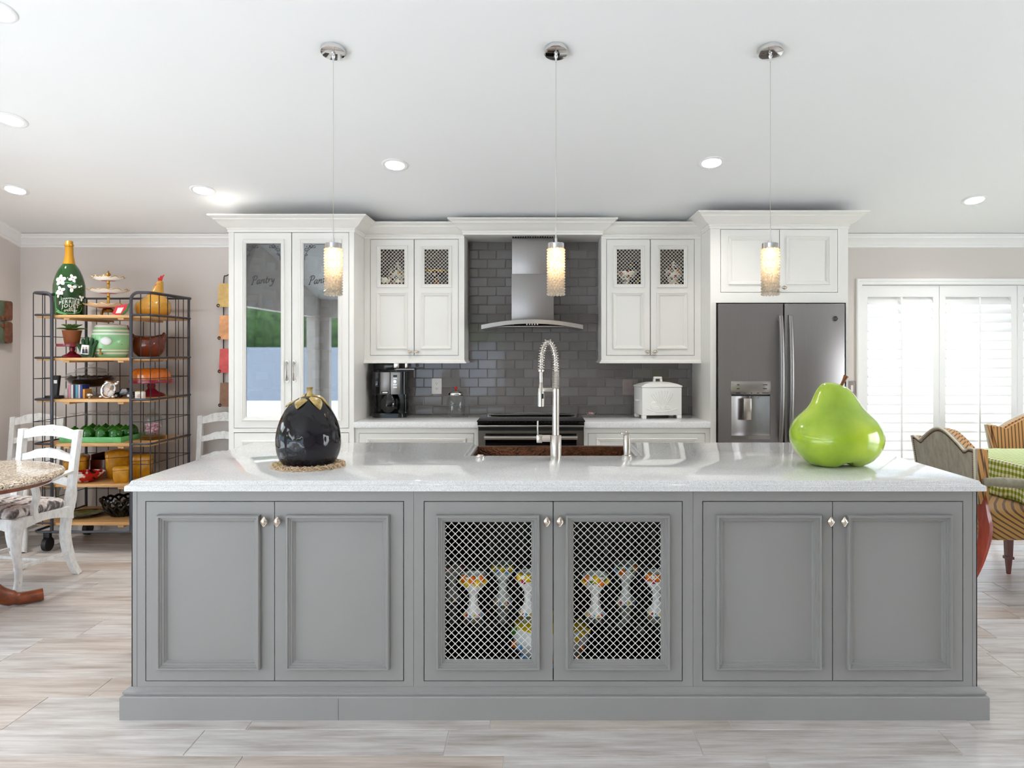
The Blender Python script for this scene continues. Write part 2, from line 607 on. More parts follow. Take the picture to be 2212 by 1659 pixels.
wall_rear = root('wall_rear')
mb = MB().box(XL, -3.95, YR - .16, YR, 0, ceil_z(YR)).box(-3.95, -.8, YR - .16, YR, 2.06, ceil_z(YR)).box(-.8, XR, YR - .16, YR, 0, ceil_z(YR))
mb.build('plaster', M['wall'], wall_rear)

# glazed doors added in the unseen left wall to bring in more daylight
def slider(name, horizontal, a, b, c, n=3):
    d = root(name)
    w = (b - a) / n
    for i in range(n):
        p, q = a + i * w, a + (i + 1) * w
        def bx(u0, u1, z0, z1, t=.04):
            m = MB()
            return m.box(u0, u1, c - t, c + t, z0, z1) if horizontal else m.box(c - t, c + t, u0, u1, z0, z1)
        fr = bx(p, p + .05, 0, 2.06)
        for m in (bx(q - .05, q, 0, 2.06), bx(p + .05, q - .05, 0, .07), bx(p + .05, q - .05, 1.99, 2.06)): fr.add(m.v, m.f)
        f = fr.build('door_panel', M['trim'], d)
        bx(p + .05, q - .05, .07, 1.99, .004).build('pane', M['glass'], f)
slider('door_added_1', False, 2.5, 4.3, XL - .08, 2)

# grey glass tile backsplash, tile by tile
TW, TH, G = 0.1441, 0.0724, 0.0016
box('grout', M['grout'], wall_back, -1.36, 1.22, YB - .004, YB, .917, 1.42)
box('grout', M['grout'], wall_back, -.58, .48, YB - .004, YB, 1.42, 2.285)
tcache = {}
def tile_mesh(w, h):
    k = (round(w, 3), round(h, 3))
    if k not in tcache:
        a, b, e = w / 2 - G, h / 2 - G, .003
        tcache[k] = MB().add([(-a,0,-b),(a,0,-b),(a,0,b),(-a,0,b),(-a,-.004,-b),(a,-.004,-b),(a,-.004,b),(-a,-.004,b),
                              (-a+e,-.0065,-b+e),(a-e,-.0065,-b+e),(a-e,-.0065,b-e),(-a+e,-.0065,b-e)],
                             [(0,1,5,4),(1,2,6,5),(2,3,7,6),(3,0,4,7),(4,5,9,8),(5,6,10,9),(6,7,11,10),(7,4,8,11),(8,9,10,11)]).mesh('tile', M['tile'])
    return tcache[k]
trng = random.Random(5)
for r in range(20):
    z0 = .917 + r * TH
    z1 = min(z0 + TH, 2.285)
    if z1 - z0 < .01: break
    xa, xb = (-1.36, 1.21) if z0 < 1.36 else (-.58, .48)
    x = -.4116 + (0 if r % 2 == 0 else TW / 2)
    x -= math.ceil((x - xa) / TW) * TW
    while x < xb:
        a, b = max(x, xa), min(x + TW, xb)
        x += TW
        if b - a < .012: continue
        inst('tile', tile_mesh(b - a, z1 - z0), wall_back, ((a + b) / 2, YB - .0035, (z0 + z1) / 2), (R(trng.uniform(-.35, .35)), 0, R(trng.uniform(-.5, .5))))

# crown moulding and baseboards
CP = [(0, 2.240), (.010, 2.243), (.012, 2.256), (.022, 2.262), (.030, 2.282), (.048, 2.300), (.060, 2.310), (.062, 2.320), (.076, 2.330), (.082, 2.340), (0, 2.352)]
t1 = root('trim_1')
MB().sweep([(XL + .0, YB), (-2.22, YB)], CP).build('crown', M['trim'], t1, smooth=True, angle=25)
t2 = root('trim_2')
MB().sweep([(2.36, YB), (XR, YB)], CP).build('crown', M['trim'], t2, smooth=True, angle=25)
t3 = root('trim_3')
vs, k = [], len(CP)
for Y in (YB, YRIDGE):
    for u, z in CP:
        vs.append((XL + u, Y - (u if Y == YB else 0), z + CK * (YB - Y + (u if Y == YB else 0)) + .0))
MB().add(vs, [(i, i + 1, k + i + 1, k + i) for i in range(k - 1)]).build('crown', M['trim'], t3, smooth=True, angle=25)
BP = [(0, 0), (.016, 0), (.016, .085), (.010, .10), (.008, .115), (0, .12)]
for nm, path in (('baseboard_back', [(XL, YB), (-2.22, YB)]), ('baseboard_left', [(XL, YB), (XL, 4.5)])):
    b_ = root(nm)
    MB().sweep(path, BP).build('board', M['trim'], b_)

# shuttered window
window = root('window_1')
cas = MB()
CPW = [(0, 0), (0, .018), (.006, .022), (.02, .022), (.024, .016), (.044, .014), (.048, 0)]
cas.add(*(lambda m: (m.v, m.f))(MB().ring(WINX0 - .048, WINX1 + .048, -.3, Z(602, YB), YB, CPW)))
cas.mapv(lambda p: (p.x, p.y, max(p.z, 0.001)))
cas.build('casing', M['trim'], window, smooth=True, angle=30)
PW = 0.6195
lou = MB()
n = 10
pts = [(0.0445 * math.cos(2*PI*i/n), 0.0055 * math.sin(2*PI*i/n)) for i in range(n)]
lou.prism([(a, b) for a, b in pts], -.5, .5, 'YZ')
LOU = lou.mesh('louver', M['trim'], smooth=True)
for i in range(4):
    a = WINX0 + i * PW + .003
    b = a + PW - .006
    st = .046
    m = MB().box(a, a + st, YB + .01, YB + .045, .01, WINZ - .004).box(b - st, b, YB + .01, YB + .045, .01, WINZ - .004)
    m.box(a + st, b - st, YB + .01, YB + .045, WINZ - .092, WINZ - .004).box(a + st, b - st, YB + .01, YB + .045, .01, .12)
    sp = m.build('shutter_panel', M['trim'], window)
    for h in (WINZ - .25, 1.05, .3):
        MB().cyl((a - .003, YB + .008, h), (a - .003, YB + .008, h + .07), .005, n=8).build('hinge', M['trim'], sp)
    z = WINZ - .118
    while z > .14:
        inst('louver', LOU, sp, ((a + b) / 2, YB + .03, z), (R(54), 0, 0), (b - a - 2 * st - .004, 1, 1))
        z -= .0728
    MB().box((a + b) / 2 - .007, (a + b) / 2 + .007, YB - .014, YB - .004, .14, WINZ - .096).build('tilt_rod', M['trim'], sp)
MB().box(WINX0, WINX1, YB + .12, YB + .126, 0.01, WINZ).build('pane', M['glass'], window)

# outside: patio, garden wall, hedge and an added sky screen
ground = tag(box('patio', M['concrete'], None, -16, 14, -16, 16, -.14, -.07), kind='structure')
gw = root('wall_garden_and_screen')
MB().box(-11.2, -11, -12.2, 12, -.07, 1.55).box(-11, 12, -12.2, -12, -.07, 1.55).box(-2, 14, 9.4, 9.6, -.07, 3.0).build('stucco_wall_and_sky_screen', M['stucco'], gw)  # last box is an added wall, blocking bright sky behind the shutters
hrng = random.Random(9)
for path, lab in (([(-12.6, -13 + i * .55) for i in range(46)], 'clipped green hedge behind the garden wall on the left'), ([(-10 + i * .6, -13.6) for i in range(38)], 'clipped green hedge behind the garden wall at the rear')):
    hm = MB()
    for x, y in path:
        hm.ball((x + hrng.uniform(-.2, .2), y, 1.5 + hrng.uniform(-.1, .3)), .75, 10, 7, (1, .9, 2.0 + hrng.uniform(0, .25)))
    tag(hm.build('hedge', M['hedge'], None, smooth=True), lab, 'hedge', kind='stuff')
# ================================================================ cabinet building blocks
def plate(x0, x1, z0, z1, holes, y0, y1):
    xs = sorted({x0, x1} | {v for h in holes for v in h[:2]})
    zs = sorted({z0, z1} | {v for h in holes for v in h[2:4]})
    m = MB()
    for c, d in zip(zs[:-1], zs[1:]):
        run = None
        for a, b in zip(xs[:-1], xs[1:]):
            mx, mz = (a + b) / 2, (c + d) / 2
            solid = not any(h[0] < mx < h[1] and h[2] < mz < h[3] for h in holes)
            if solid: run = (run[0], b) if run else (a, b)
            elif run:
                m.box(run[0], run[1], y0, y1, c, d); run = None
        if run: m.box(run[0], run[1], y0, y1, c, d)
    return m
MOULD = [(0, 0), (0, .45), (.10, .62), (.26, .62), (.34, .36), (.46, .36), (.52, .22), (.68, .22), (.76, .02), (.92, -.12), (1.0, -.30)]
def mould(w, h): return [(u * w, v * h) for u, v in MOULD]
def make_knob():
    m = MB()
    n = 24
    def ringp(s, y): return [(s * .0128 * math.cos(a) * (1 + .13 * math.cos(4 * a)), y, s * .0195 * math.sin(a) * (1 + .10 * math.cos(4 * a))) for a in [2 * PI * k / n for k in range(n)]]
    prof = [(.35, 0), (.35, -.006), (.28, -.010), (.3, -.015), (.8, -.018), (1.0, -.021), (1.0, -.0235), (.92, -.0255), (.78, -.0235), (.6, -.0255), (.3, -.0285), (.02, -.029)]
    vs, fs = [], []
    for s, y in prof: vs += ringp(s, y)
    for i in range(len(prof) - 1):
        for k in range(n): fs.append((i*n+k, i*n+(k+1) % n, (i+1)*n+(k+1) % n, (i+1)*n+k))
    return m.add(vs, fs).mesh('knob', M['knob'], smooth=True, angle=50)
KNOB = make_knob()
def grille(parent, x0, x1, z0, z1, y, pitch, r, mat):
    m = MB()
    w, h = x1 - x0, z1 - z0
    for sgn in (1, -1):
        c = -h + pitch * .35
        while c < w:
            # line x = c + t, z = t (or mirrored)
            t0, t1 = max(0, -c), min(h, w - c)
            if t1 - t0 > .004:
                pa, pb = (c + t0, t0), (c + t1, t1)
                if sgn < 0: pa, pb = (w - pa[0], pa[1]), (w - pb[0], pb[1])
                yy = y + (r * .8 if sgn > 0 else -r * .8)
                m.tube([(x0 + pa[0], yy, z0 + pa[1]), (x0 + pb[0], yy, z0 + pb[1])], r, 4, caps=False)
            c += pitch
    return m.build('wire_grille', mat, parent, smooth=True, angle=60)
def door(parent, x0, x1, z0, z1, yf, mat, panels, mw, mh, knob=None, kr=0, th=.02, gpitch=.0285, gr=.0016, gmat=None, glass=None):
    holes = []
    for (a, b, c, d, kind) in panels:
        e = mw * .85
        holes.append((a + e, b - e, c + e, d - e))
    D = plate(x0, x1, z0, z1, holes, yf, yf + th).build('door', mat, parent)
    for (a, b, c, d, kind), h in zip(panels, holes):
        MB().ring(a, b, c, d, yf, mould(mw, mh)).build('moulding', mat, D, smooth=True, angle=25)
        if kind == 'panel':
            MB().box(h[0], h[1], yf + .007, yf + th - .002, h[2], h[3]).build('panel', mat, D)
        elif kind == 'grille':
            grille(D, h[0] - .001, h[1] + .001, h[2] - .001, h[3] + .001, yf + .009, gpitch, gr, gmat or M['whitewire'])
        elif kind == 'glass':
            MB().box(h[0], h[1], yf + .007, yf + .011, h[2], h[3]).build('glass_pane', glass, D)
    if knob:
        inst('knob', KNOB, D, MW[parent].inverted() @ Vector((knob[0], yf, knob[1])), (0, kr, 0))
    return D
def P4(x0, x1, y0, y1, Y, kind='panel'):
    return (X(x0, Y), X(x1, Y), Z(y1, Y), Z(y0, Y), kind)

# ================================================================ island
YI, YS, ITOP = 2.872, 2.842, .917
IX0, IX1, IYB = X(284, YI), X(2111, YI), 4.04
zt, zb = .8765, .100
units = [(IX0, X(893.5, YI), 'left', [(316, 592.5), (594, 871)]), (X(893.5, YI), X(1497, YI), 'mid', [(917, 1194), (1196, 1473)]), (X(1497, YI), IX1, 'right', [(1519, 1797.5), (1799.5, 2079)])]
ilab = {'left': 'grey painted island cabinet with two plain panel doors below the black eggplant',
        'mid': 'grey painted island cabinet with two wire mesh doors below the faucet',
        'right': 'grey painted island cabinet with two plain panel doors below the green pear'}
mld = {'left': [(343, 564), (620, 842)], 'mid': [(943, 1166), (1221, 1446)], 'right': [(1546, 1772), (1827, 2053)]}
knb = {'left': (574.5, 602.5), 'mid': (1181, 1209), 'right': (1790, 1819)}
zd0, zd1 = Z(1470, YI), Z(1084, YI)
IU = {}
PP = [(0, 0), (.03, 0), (.03, .085), (.027, .089), (.019, .091), (.019, .0945), (.023, .097), (.023, .104), (.016, .107), (.010, .112), (.0015, .1165), (0, .1165)]
for x0, x1, key, drs in units:
    u = thing('island_cabinet', ilab[key], 'cabinet', ((x0 + x1) / 2, YI, zb), group='island cabinets')
    op = (X(drs[0][0] - 1.8, YI), X(drs[1][1] + 1.8, YI), zd0 - .003, zd1 + .003)
    plate(x0 + .0006, x1 - .0006, zb, zt, [op], YI, YI + .02).build('face_frame', M['grey'], u)
    if key == 'mid':
        m = MB().box(x0 + .001, x0 + .02, YI + .02, IYB, zb, zt).box(x1 - .02, x1 - .001, YI + .02, IYB, zb, zt)
        m.box(x0 + .02, x1 - .02, YI + .02, IYB, zb, .118).box(x0 + .02, x1 - .02, 3.44, 3.46, .118, zt).box(x0 + .02, x1 - .02, YI + .02, 3.44, zt - .015, zt)
        m.build('carcass', M['dark'], u)
        MB().box(x0 + .02, x1 - .02, IYB - .02, IYB, .118, .62).build('rear_panel', M['grey'], u)
    else:
        box('carcass', M['gap'], u, x0 + .004, x1 - .004, YI + .021, IYB - .004, zb, zt)
        ex = (x0 - .0, x0 + .004) if key == 'left' else (x1 - .004, x1)
        box('end_panel', M['grey'], u, ex[0], ex[1], YI, IYB, zb, zt)
        box('rear_panel', M['grey'], u, x0 + .005, x1 - .005, IYB - .004, IYB, zb, zt)
        sx = X(296, YI) if key == 'left' else X(2101, YI)
        box('seam', M['gap'], u, sx - .0006, sx + .0006, YI - .0002, YI + .002, zb, zt)
    IU[key] = u
    pth = {'left': [(IX0, IYB), (IX0, YI), (x1, YI)], 'mid': [(x0, YI), (x1, YI)], 'right': [(x0, YI), (IX1, YI), (IX1, IYB)]}[key]
    MB().sweep(pth, PP).build('plinth', M['grey'], u, smooth=True, angle=25)
    if key == 'left': box('seam', M['gap'], u, X(731, YS) - .0006, X(731, YS) + .0006, YI - .0303, YI - .028, .001, .084)
    for i, (a, b) in enumerate(drs):
        ma, mb_ = mld[key][i]
        kind = 'grille' if key == 'mid' else 'panel'
        door(u, X(a, YI), X(b, YI), zd0, zd1, YI, M['grey'], [P4(ma, mb_, 1111, 1444, YI, kind)], .033, .036,
             (X(knb[key][i], YI), Z(1124, YI)))
SX0, SX1, SYF = X(1011, 3.561), X(1380, 3.561), 3.561
TX0, TX1, TYB = X(268, YS), X(2131.5, YS), 4.078
ct = MB()
path = [(TX0, YS), (TX1, YS), (TX1, TYB), (SX1, TYB), (SX1, SYF), (SX0, SYF), (SX0, TYB), (TX0, TYB)]
EP = [(-.004, .877), (0, .8785), (0, .896), (-.003, .900), (-.009, .902), (-.0135, .906), (-.015, .911), (-.018, .9155), (-.021, .917)]
ct.sweep(path, EP, closed=True)
k = len(EP)
ct.f.append(tuple(i * k for i in range(8))[::-1])
ct.f.append(tuple(i * k + k - 1 for i in range(8)))
wt = thing('island_worktop', 'long white speckled quartz worktop with ogee edge on the grey island', 'worktop', (0, 3.4, .877))
ct.build('slab', M['quartz'], wt, smooth=True, angle=30)

# sink, faucet and fittings
def hammered(name, c, rough, metal):
    t = NT(name)
    v = t.new('TexVoronoi'); v.inputs['Scale'].default_value = 90
    t.link(t.coord(), v.inputs['Vector'])
    t.base(t.ramp(t.noise(t.coord(), 30), [(0.35, tuple(x * .5 for x in c[:3]) + (1,)), (0.65, c)]))
    t.set(Roughness=rough, Metallic=metal)
    t.bump(v.outputs['Distance'], .5, .004)
    return t.m
M['copper'] = hammered('dark_hammered_copper', rgb(104, 66, 44), .35, .8)
sk = thing('farmhouse_sink', 'dark hammered copper farmhouse sink set into the island worktop', 'sink', ((SX0 + SX1) / 2, 3.83, .64))
a, b, c, d = SX0 - .012, SX1 + .012, SYF - .012, 4.098
m = MB().box(a, b, c, d, .64, .66).box(a, a + .022, c, d, .66, .8755).box(b - .022, b, c, d, .66, .8755).box(a + .022, b - .022, c, c + .022, .66, .8755)
m.box(SX0 + .003, SX1 - .003, 4.05, d, .66, .896)
m.build('basin', M['copper'], sk, bevel=.004)
MB().lathe([(.045, .661), (.045, .665), (.03, .666), (.012, .662)], 20, ((a + b) / 2, 3.84, 0)).build('drain', M['chrome'], sk, smooth=True)

YF = 3.47
fx = X(1200.5, YF)
fc = thing('spring_faucet', 'tall brushed nickel spring neck faucet behind the island sink', 'faucet', (fx, YF, ITOP))
MB().lathe([(.0265, ITOP), (.0265, 1.02), (.024, 1.0236), (.017, 1.0245)], 28, (fx, YF, 0)).build('base', M['nickel'], fc, smooth=True)
MB().lathe([(.0162, 1.0245), (.0162, 1.239), (.0145, 1.241)], 24, (fx, YF, 0), cap0=False).build('column', M['nickel'], fc, smooth=True)
hz = lambda px, py: Vector((X(px, YF), YF, Z(py, YF)))
arc = curve([hz(1200.5, 842), hz(1200.5, 800), hz(1199.5, 772), hz(1194, 750), hz(1184, 739), hz(1175, 748), hz(1170, 768), hz(1168.5, 802), hz(1168.5, 826)], 10)
MB().tube(arc, .0085, 10).build('hose', M['nickel'], fc, smooth=True)
# helix following the arc
L = [0]
for p, q in zip(arc[:-1], arc[1:]): L.append(L[-1] + (q - p).length)
hel = []
def arc_at(s):
    for i in range(len(L) - 1):
        if L[i + 1] >= s:
            t = (s - L[i]) / (L[i + 1] - L[i])
            return arc[i].lerp(arc[i + 1], t), (arc[i + 1] - arc[i]).normalized()
    return arc[-1], (arc[-1] - arc[-2]).normalized()
s, ph, end = 0.0, 0.0, L[-1] - .055
while s < end:
    p, t = arc_at(s)
    n1 = Vector((0, 1, 0)); n2 = t.cross(n1)
    hel.append(p + (n1 * math.cos(ph) + n2 * math.sin(ph)) * .0145)
    ph += 2 * PI / 14
    s += (.0055 if s < .085 else .0118) / 14
MB().tube(hel, .0021, 5).build('spring', M['nickel'], fc, smooth=True)
hx = X(1168.5, YF)
MB().lathe([(.004, Z(878, YF)), (.0155, Z(878, YF)), (.0158, Z(852, YF)), (.014, Z(846, YF)), (.012, Z(842, YF)), (.0085, Z(830, YF)), (.006, Z(824, YF))], 20, (hx, YF, 0)).build('spray_head', M['nickel'], fc, smooth=True)
MB().lathe([(.0105, Z(801, YF) - .006), (.0135, Z(801, YF) - .004), (.0135, Z(801, YF) + .006), (.009, Z(801, YF) + .008)], 18, (hx, YF, 0)).build('spring_collar', M['nickel'], fc, smooth=True)
box('spray_button', M['blackm'], fc, X(1170, YF), X(1174, YF), YF - .0175, YF - .014, Z(861, YF), Z(850, YF), .001)
MB().box(X(1163, YF), X(1194, YF), YF - .008, YF + .008, Z(846, YF), Z(838, YF)).build('holder_arm', M['nickel'], fc, bevel=.002)
lv = MB().cyl((X(1189, YF), YF, Z(947, YF)), (X(1171, YF), YF, Z(947, YF)), .0165, n=20).build('valve', M['nickel'], fc, smooth=True)
MB().box(X(1159, YF), X(1171.5, YF), YF - .016, YF + .016, Z(956, YF), Z(939, YF)).build('lever_cap', M['nickel'], lv, bevel=.003)
MB().box(X(1160, YF), X(1163.5, YF), YF - .008, YF + .008, Z(939, YF), Z(909, YF)).build('lever', M['nickel'], lv, bevel=.0015)

YD = 3.534
dx = X(1354, YD)
sd_ = thing('soap_dispenser', 'slim brushed nickel soap dispenser on the worktop near the sink', 'dispenser', (dx, YD, ITOP))
MB().lathe([(.025, ITOP), (.025, .920), (.017, .924), (.0165, Z(941, YD)), (.014, Z(939, YD))], 24, (dx, YD, 0)).build('body', M['nickel'], sd_, smooth=True)
MB().box(X(1341, YD), X(1358, YD), YD - .008, YD + .008, Z(938.5, YD), Z(934, YD)).cyl((dx, YD, Z(940, YD)), (dx, YD, Z(931, YD)), .007, n=12).build('pump', M['nickel'], sd_, bevel=.001)
YQ = 3.50
bt = thing('disposal_button', 'small round nickel button on the worktop at the sink corner', 'button', (X(1038, YQ), YQ, ITOP))
MB().lathe([(.0235, ITOP), (.0235, .921), (.019, .924), (.015, .924)], 24, (X(1038, YQ), YQ, 0)).build('ring', M['nickel'], bt, smooth=True)
MB().lathe([(.0145, .9235), (.0145, .927), (.011, .929)], 20, (X(1038, YQ), YQ, 0)).build('button_cap', M['nickel'], bt, smooth=True)

# ================================================================ wall units
CRN = [(-.004, 0), (.006, 0), (.006, .015), (.012, .021), (.012, .028), (.03, .036), (.05, .052), (.066, .070), (.080, .078), (.080, .085), (.088, .088), (.100, .098), (.108, .101), (.108, .110), (-.004, .110)]
def crown(parent, path, z):
    return MB().sweep(path, [(u, z + h) for u, h in CRN]).build('crown', M['cream'], parent, smooth=True, angle=22)
M['interior'] = pm('shaded_cream_interior', rgb(126, 112, 90), .5)  # cream darkened so the colour carries the shade inside the cupboards

# --- tall pantry
YP = 5.25
px0, px1 = X(494, YP), X(764.5, YP)
pn = thing('pantry_cabinet', 'tall cream pantry cabinet with two etched glass doors', 'cabinet', ((px0 + px1) / 2, YP, 0), group=None)
zg0, zg1 = Z(924.3, YP), Z(502.7, YP)
m = MB().box(px0, px0 + .02, YP + .02, YB - .003, .1, 2.30).box(px1 - .02, px1, YP + .02, YB - .003, .1, 2.30)
m.box(px0 + .02, px1 - .02, YB - .02, YB - .003, .1, 2.30).box(px0 + .02, px1 - .02, YP + .02, YB - .02, 2.28, 2.30)
m.box(px0 + .02, px1 - .02, YP + .02, YB - .02, .84, .87).box(px0 + .02, px1 - .02, YP + .06, YB - .02, .1, .12)
m.build('carcass', M['cream'], pn)
box('toe_kick', M['cream'], pn, px0 + .01, px1 - .01, YP + .07, YP + .09, 0, .1)
op = [(X(505, YP), X(754, YP), zg0 - .003, zg1 + .003), (X(505, YP), X(754, YP), .125, Z(934, YP))]
plate(px0, px1, .1, 2.32, op, YP, YP + .02).build('face_frame', M['cream'], pn)
def etched_glass():
    t = NT('etched_pantry_glass')
    out = t.n['Material Output']
    tr = t.new('BsdfTransparent'); tr.inputs[0].default_value = (.42, .46, .48, 1)
    tl = t.new('BsdfRefraction'); tl.inputs['Roughness'].default_value = .22; tl.inputs['IOR'].default_value = 1.02; tl.inputs[0].default_value = (.6, .65, .66, 1)
    gl = t.new('BsdfGlossy'); gl.inputs['Roughness'].default_value = .01
    m1 = t.new('MixShader'); m1.inputs[0].default_value = .7
    t.link(tr.outputs[0], m1.inputs[1]); t.link(tl.outputs[0], m1.inputs[2])
    fr = t.new('Fresnel'); fr.inputs[0].default_value = 2.7
    m2 = t.new('MixShader')
    t.link(fr.outputs[0], m2.inputs[0]); t.link(m1.outputs[0], m2.inputs[1]); t.link(gl.outputs[0], m2.inputs[2])
    t.link(m2.outputs[0], out.inputs[0])
    return t.m
M['etched'] = etched_glass()
SCRIPT = [([[(.12, .02), (.2, .5), (.26, 1.0)], [(-.02, .78), (.12, .98), (.4, 1.04), (.62, .9), (.58, .64), (.4, .5), (.2, .5)], [(.0, .0), (.12, .0), (.24, .03)]], .68),
          ([[(.44, .4), (.3, .5), (.1, .36), (.08, .1), (.2, .02), (.36, .2), (.44, .46)], [(.44, .46), (.4, .14), (.48, .02), (.58, .12)]], .56),
          ([[(.0, .36), (.1, .48), (.1, .3), (.08, .02)], [(.09, .16), (.24, .42), (.38, .46), (.38, .2), (.42, .02), (.54, .12)]], .56),
          ([[(.2, .8), (.14, .4), (.12, .12), (.2, .0), (.34, .1)], [(.0, .5), (.36, .52)]], .38),
          ([[(.0, .36), (.1, .48), (.1, .3), (.08, .02)], [(.09, .18), (.2, .4), (.36, .46)]], .40),
          ([[(.0, .4), (.08, .46), (.1, .18), (.2, .06), (.34, .24), (.4, .46)], [(.4, .46), (.34, .0), (.2, -.32), (.0, -.42), (-.1, -.3)]], .45)]
M['etch_ink'] = pm('etched_lettering', rgb(46, 44, 46), .5)
def pull(parent, px, y0, y1, Y):
    c = X(px, Y)
    z0, z1 = Z(y1, Y), Z(y0, Y)
    h = z1 - z0
    pts = curve([(c, Y, z0 + .006), (c - .002, Y - .012, z0 + .012), (c + .003, Y - .024, z0 + h * .3), (c + .004, Y - .027, z0 + h * .5), (c, Y - .024, z0 + h * .7), (c - .003, Y - .012, z1 - .012), (c, Y, z1 - .006)], 6)
    n = len(pts)
    m = MB().tube(pts, [.0075 - .003 * math.sin(PI * i / (n - 1)) for i in range(n)], 8)
    m.cyl((c, Y, z0 + .006), (c, Y - .005, z0 + .006), .011, n=12).cyl((c, Y, z1 - .006), (c, Y - .005, z1 - .006), .011, n=12)
    return m.build('handle', M['nickel'], parent, smooth=True)
for a, b, ma, mb_, hpx, tpx in ((505.8, 629, 523, 614.6, 620.5, 568), (631, 753, 647, 738, 635.5, 692)):
    d = door(pn, X(a, YP), X(b, YP), zg0, zg1, YP, M['cream'], [P4(ma, mb_, 517, 909, YP, 'glass')], .028, .016, glass=M['etched'])
    pull(d, hpx, 780, 824, YP)
    xc, yl = X(tpx, YP), YP + .0062
    t, adv = MB(), 0.0
    for strokes, wd in SCRIPT:
        for pts_ in strokes:
            q = curve([(x, 0, z) for x, z in pts_], 6)
            n_ = len(q)
            t.tube([(adv + p.x + .22 * p.z, 0, p.z) for p in q], [.028 + .03 * math.sin(PI * (i + .5) / n_) for i in range(n_)], 6)
        adv += wd
    t.mapv(lambda p: (xc + (p.x - adv / 2 - .1) * .054, yl + p.y * .008, Z(612, YP) + p.z * .058 + (p.x - adv / 2) * .006))
    t.build('lettering', M['etch_ink'], d)
    # scroll work in the upper corners
    sc = MB()
    x_l, x_r, z_t = X(ma + 9, YP), X(mb_ - 9, YP), Z(526, YP)
    def spiral(cx, cz, r, turns, a0, sg, w=.0022):
        pts = []
        for i in range(26):
            t_ = i / 25
            rr = r * (1 - .82 * t_)
            an = a0 + sg * turns * 2 * PI * t_
            pts.append((cx + rr * math.cos(an), yl, cz + rr * math.sin(an)))
        sc.tube(pts, w, 4)
    for sg, e in ((1, x_l), (-1, x_r)):
        spiral(e + sg * .045, z_t - .018, .016, 1.2, PI / 2, -sg)
        spiral(e + sg * .018, z_t - .045, .016, 1.2, 0 if sg > 0 else PI, sg)
        spiral(e + sg * .075, z_t - .022, .013, 1.0, PI / 2, sg)
        spiral(e + sg * .016, z_t - .078, .012, 1.0, PI, sg)
        sc.tube(curve([(e + sg * .004, yl, z_t - .12), (e + sg * .008, yl, z_t - .085), (e + sg * .03, yl, z_t - .05), (e + sg * .07, yl, z_t - .012), ((x_l + x_r) / 2, yl, z_t - .006)], 6), .0018, 4)
        for q in range(4):
            sc.ball((e + sg * (.02 + .012 * q), yl, z_t - .02 - .01 * (q % 2)), .004, 6, 4, (1, .1, 1))
    sc.mapv(lambda p: (p.x, yl + (p.y - yl) * .15, p.z))
    sc.build('etched_scrolls', M['etch_ink'], d)
for a, b in ((505.8, 629), (631, 753)):
    door(pn, X(a, YP), X(b, YP), .128, Z(935.5, YP), YP, M['cream'], [(X(a + 17, YP), X(b - 17, YP), .18, Z(952, YP), 'panel')], .028, .016, (X(621 if a < 600 else 639, YP), .78), PI / 2)
for z in (1.13, 1.41, 1.66, 1.93):
    box('shelf', M['shelfwood'], pn, px0 + .022, px1 - .022, YP + .06, YB - .025, z, z + .018)
crown(pn, [(px0, 5.66), (px0, YP), (px1, YP), (px1, 5.55)], 2.262)

# --- mesh fronted wall cupboards
YU = 5.55
ZU0 = Z(784, YU)
def upper(name, label, x0, x1, doors, knobs, panels):
    u = thing(name, label, 'cabinet', ((x0 + x1) / 2, YU, ZU0), group=None)
    m = MB().box(x0, x0 + .018, YU + .02, YB - .008, ZU0 + .02, 2.30).box(x1 - .018, x1, YU + .02, YB - .008, ZU0 + .02, 2.30)
    m.box(x0 + .018, x1 - .018, YU + .02, YB - .008, ZU0 + .02, ZU0 + .04).box(x0 + .018, x1 - .018, YU + .02, YB - .008, 2.28, 2.30)
    m.build('carcass', M['cream'], u)
    box('back_board', M['interior'], u, x0 + .018, x1 - .018, YB - .02, YB - .009, ZU0 + .04, 2.28)
    box('shelf', M['interior'], u, x0 + .02, x1 - .02, YU + .03, YB - .022, Z(616, YU) - .02, Z(616, YU) - .002)
    zd0, zd1 = Z(767.4, YU), Z(517.5, YU)
    plate(x0, x1, ZU0, 2.32, [(X(doors[0][0] - 1, YU), X(doors[1][1] + 1, YU), zd0 - .003, zd1 + .003)], YU, YU + .02).build('face_frame', M['cream'], u)
    for (a, b), kx, (g0, g1, p0, p1) in zip(doors, knobs, panels):
        door(u, X(a, YU), X(b, YU), zd0, zd1, YU, M['cream'], [P4(g0, g1, 531, 621.5, YU, 'grille'), P4(p0, p1, 631.5, 754, YU, 'panel')], .027, .017,
             (X(kx, YU), Z(760, YU)), PI / 2, gpitch=.0272, gr=.0017)
    return u
ux1 = X(1003, YU)
ul = upper('wall_cupboard', 'cream wall cupboard with mesh topped doors beside the pantry', px1 + .001, ux1, [(800.5, 893.8), (895.5, 989.5)], (886, 901), [(814.4, 880.8, 813.6, 880.8), (909, 976, 909, 975)])
ux2, ux3 = X(1299, YU), X(1534.5, YP) - .001
ur = upper('wall_cupboard', 'cream wall cupboard with mesh topped doors beside the refrigerator', ux2, ux3, [(1310.7, 1404), (1405.7, 1499.3)], (1398, 1414), [(1325, 1392, 1324, 1391), (1419, 1485, 1418, 1485)])
RAIL = [(0, ZU0 - .002), (.014, ZU0 - .002), (.014, ZU0 + .006), (.006, ZU0 + .012), (.003, ZU0 + .02), (0, ZU0 + .024)]
MB().sweep([(px1 + .001, YU), (ux1, YU), (ux1, YB - .01)], RAIL).build('light_rail', M['cream'], ul)
MB().sweep([(ux2, YB - .01), (ux2, YU), (ux3, YU)], RAIL).build('light_rail', M['cream'], ur)
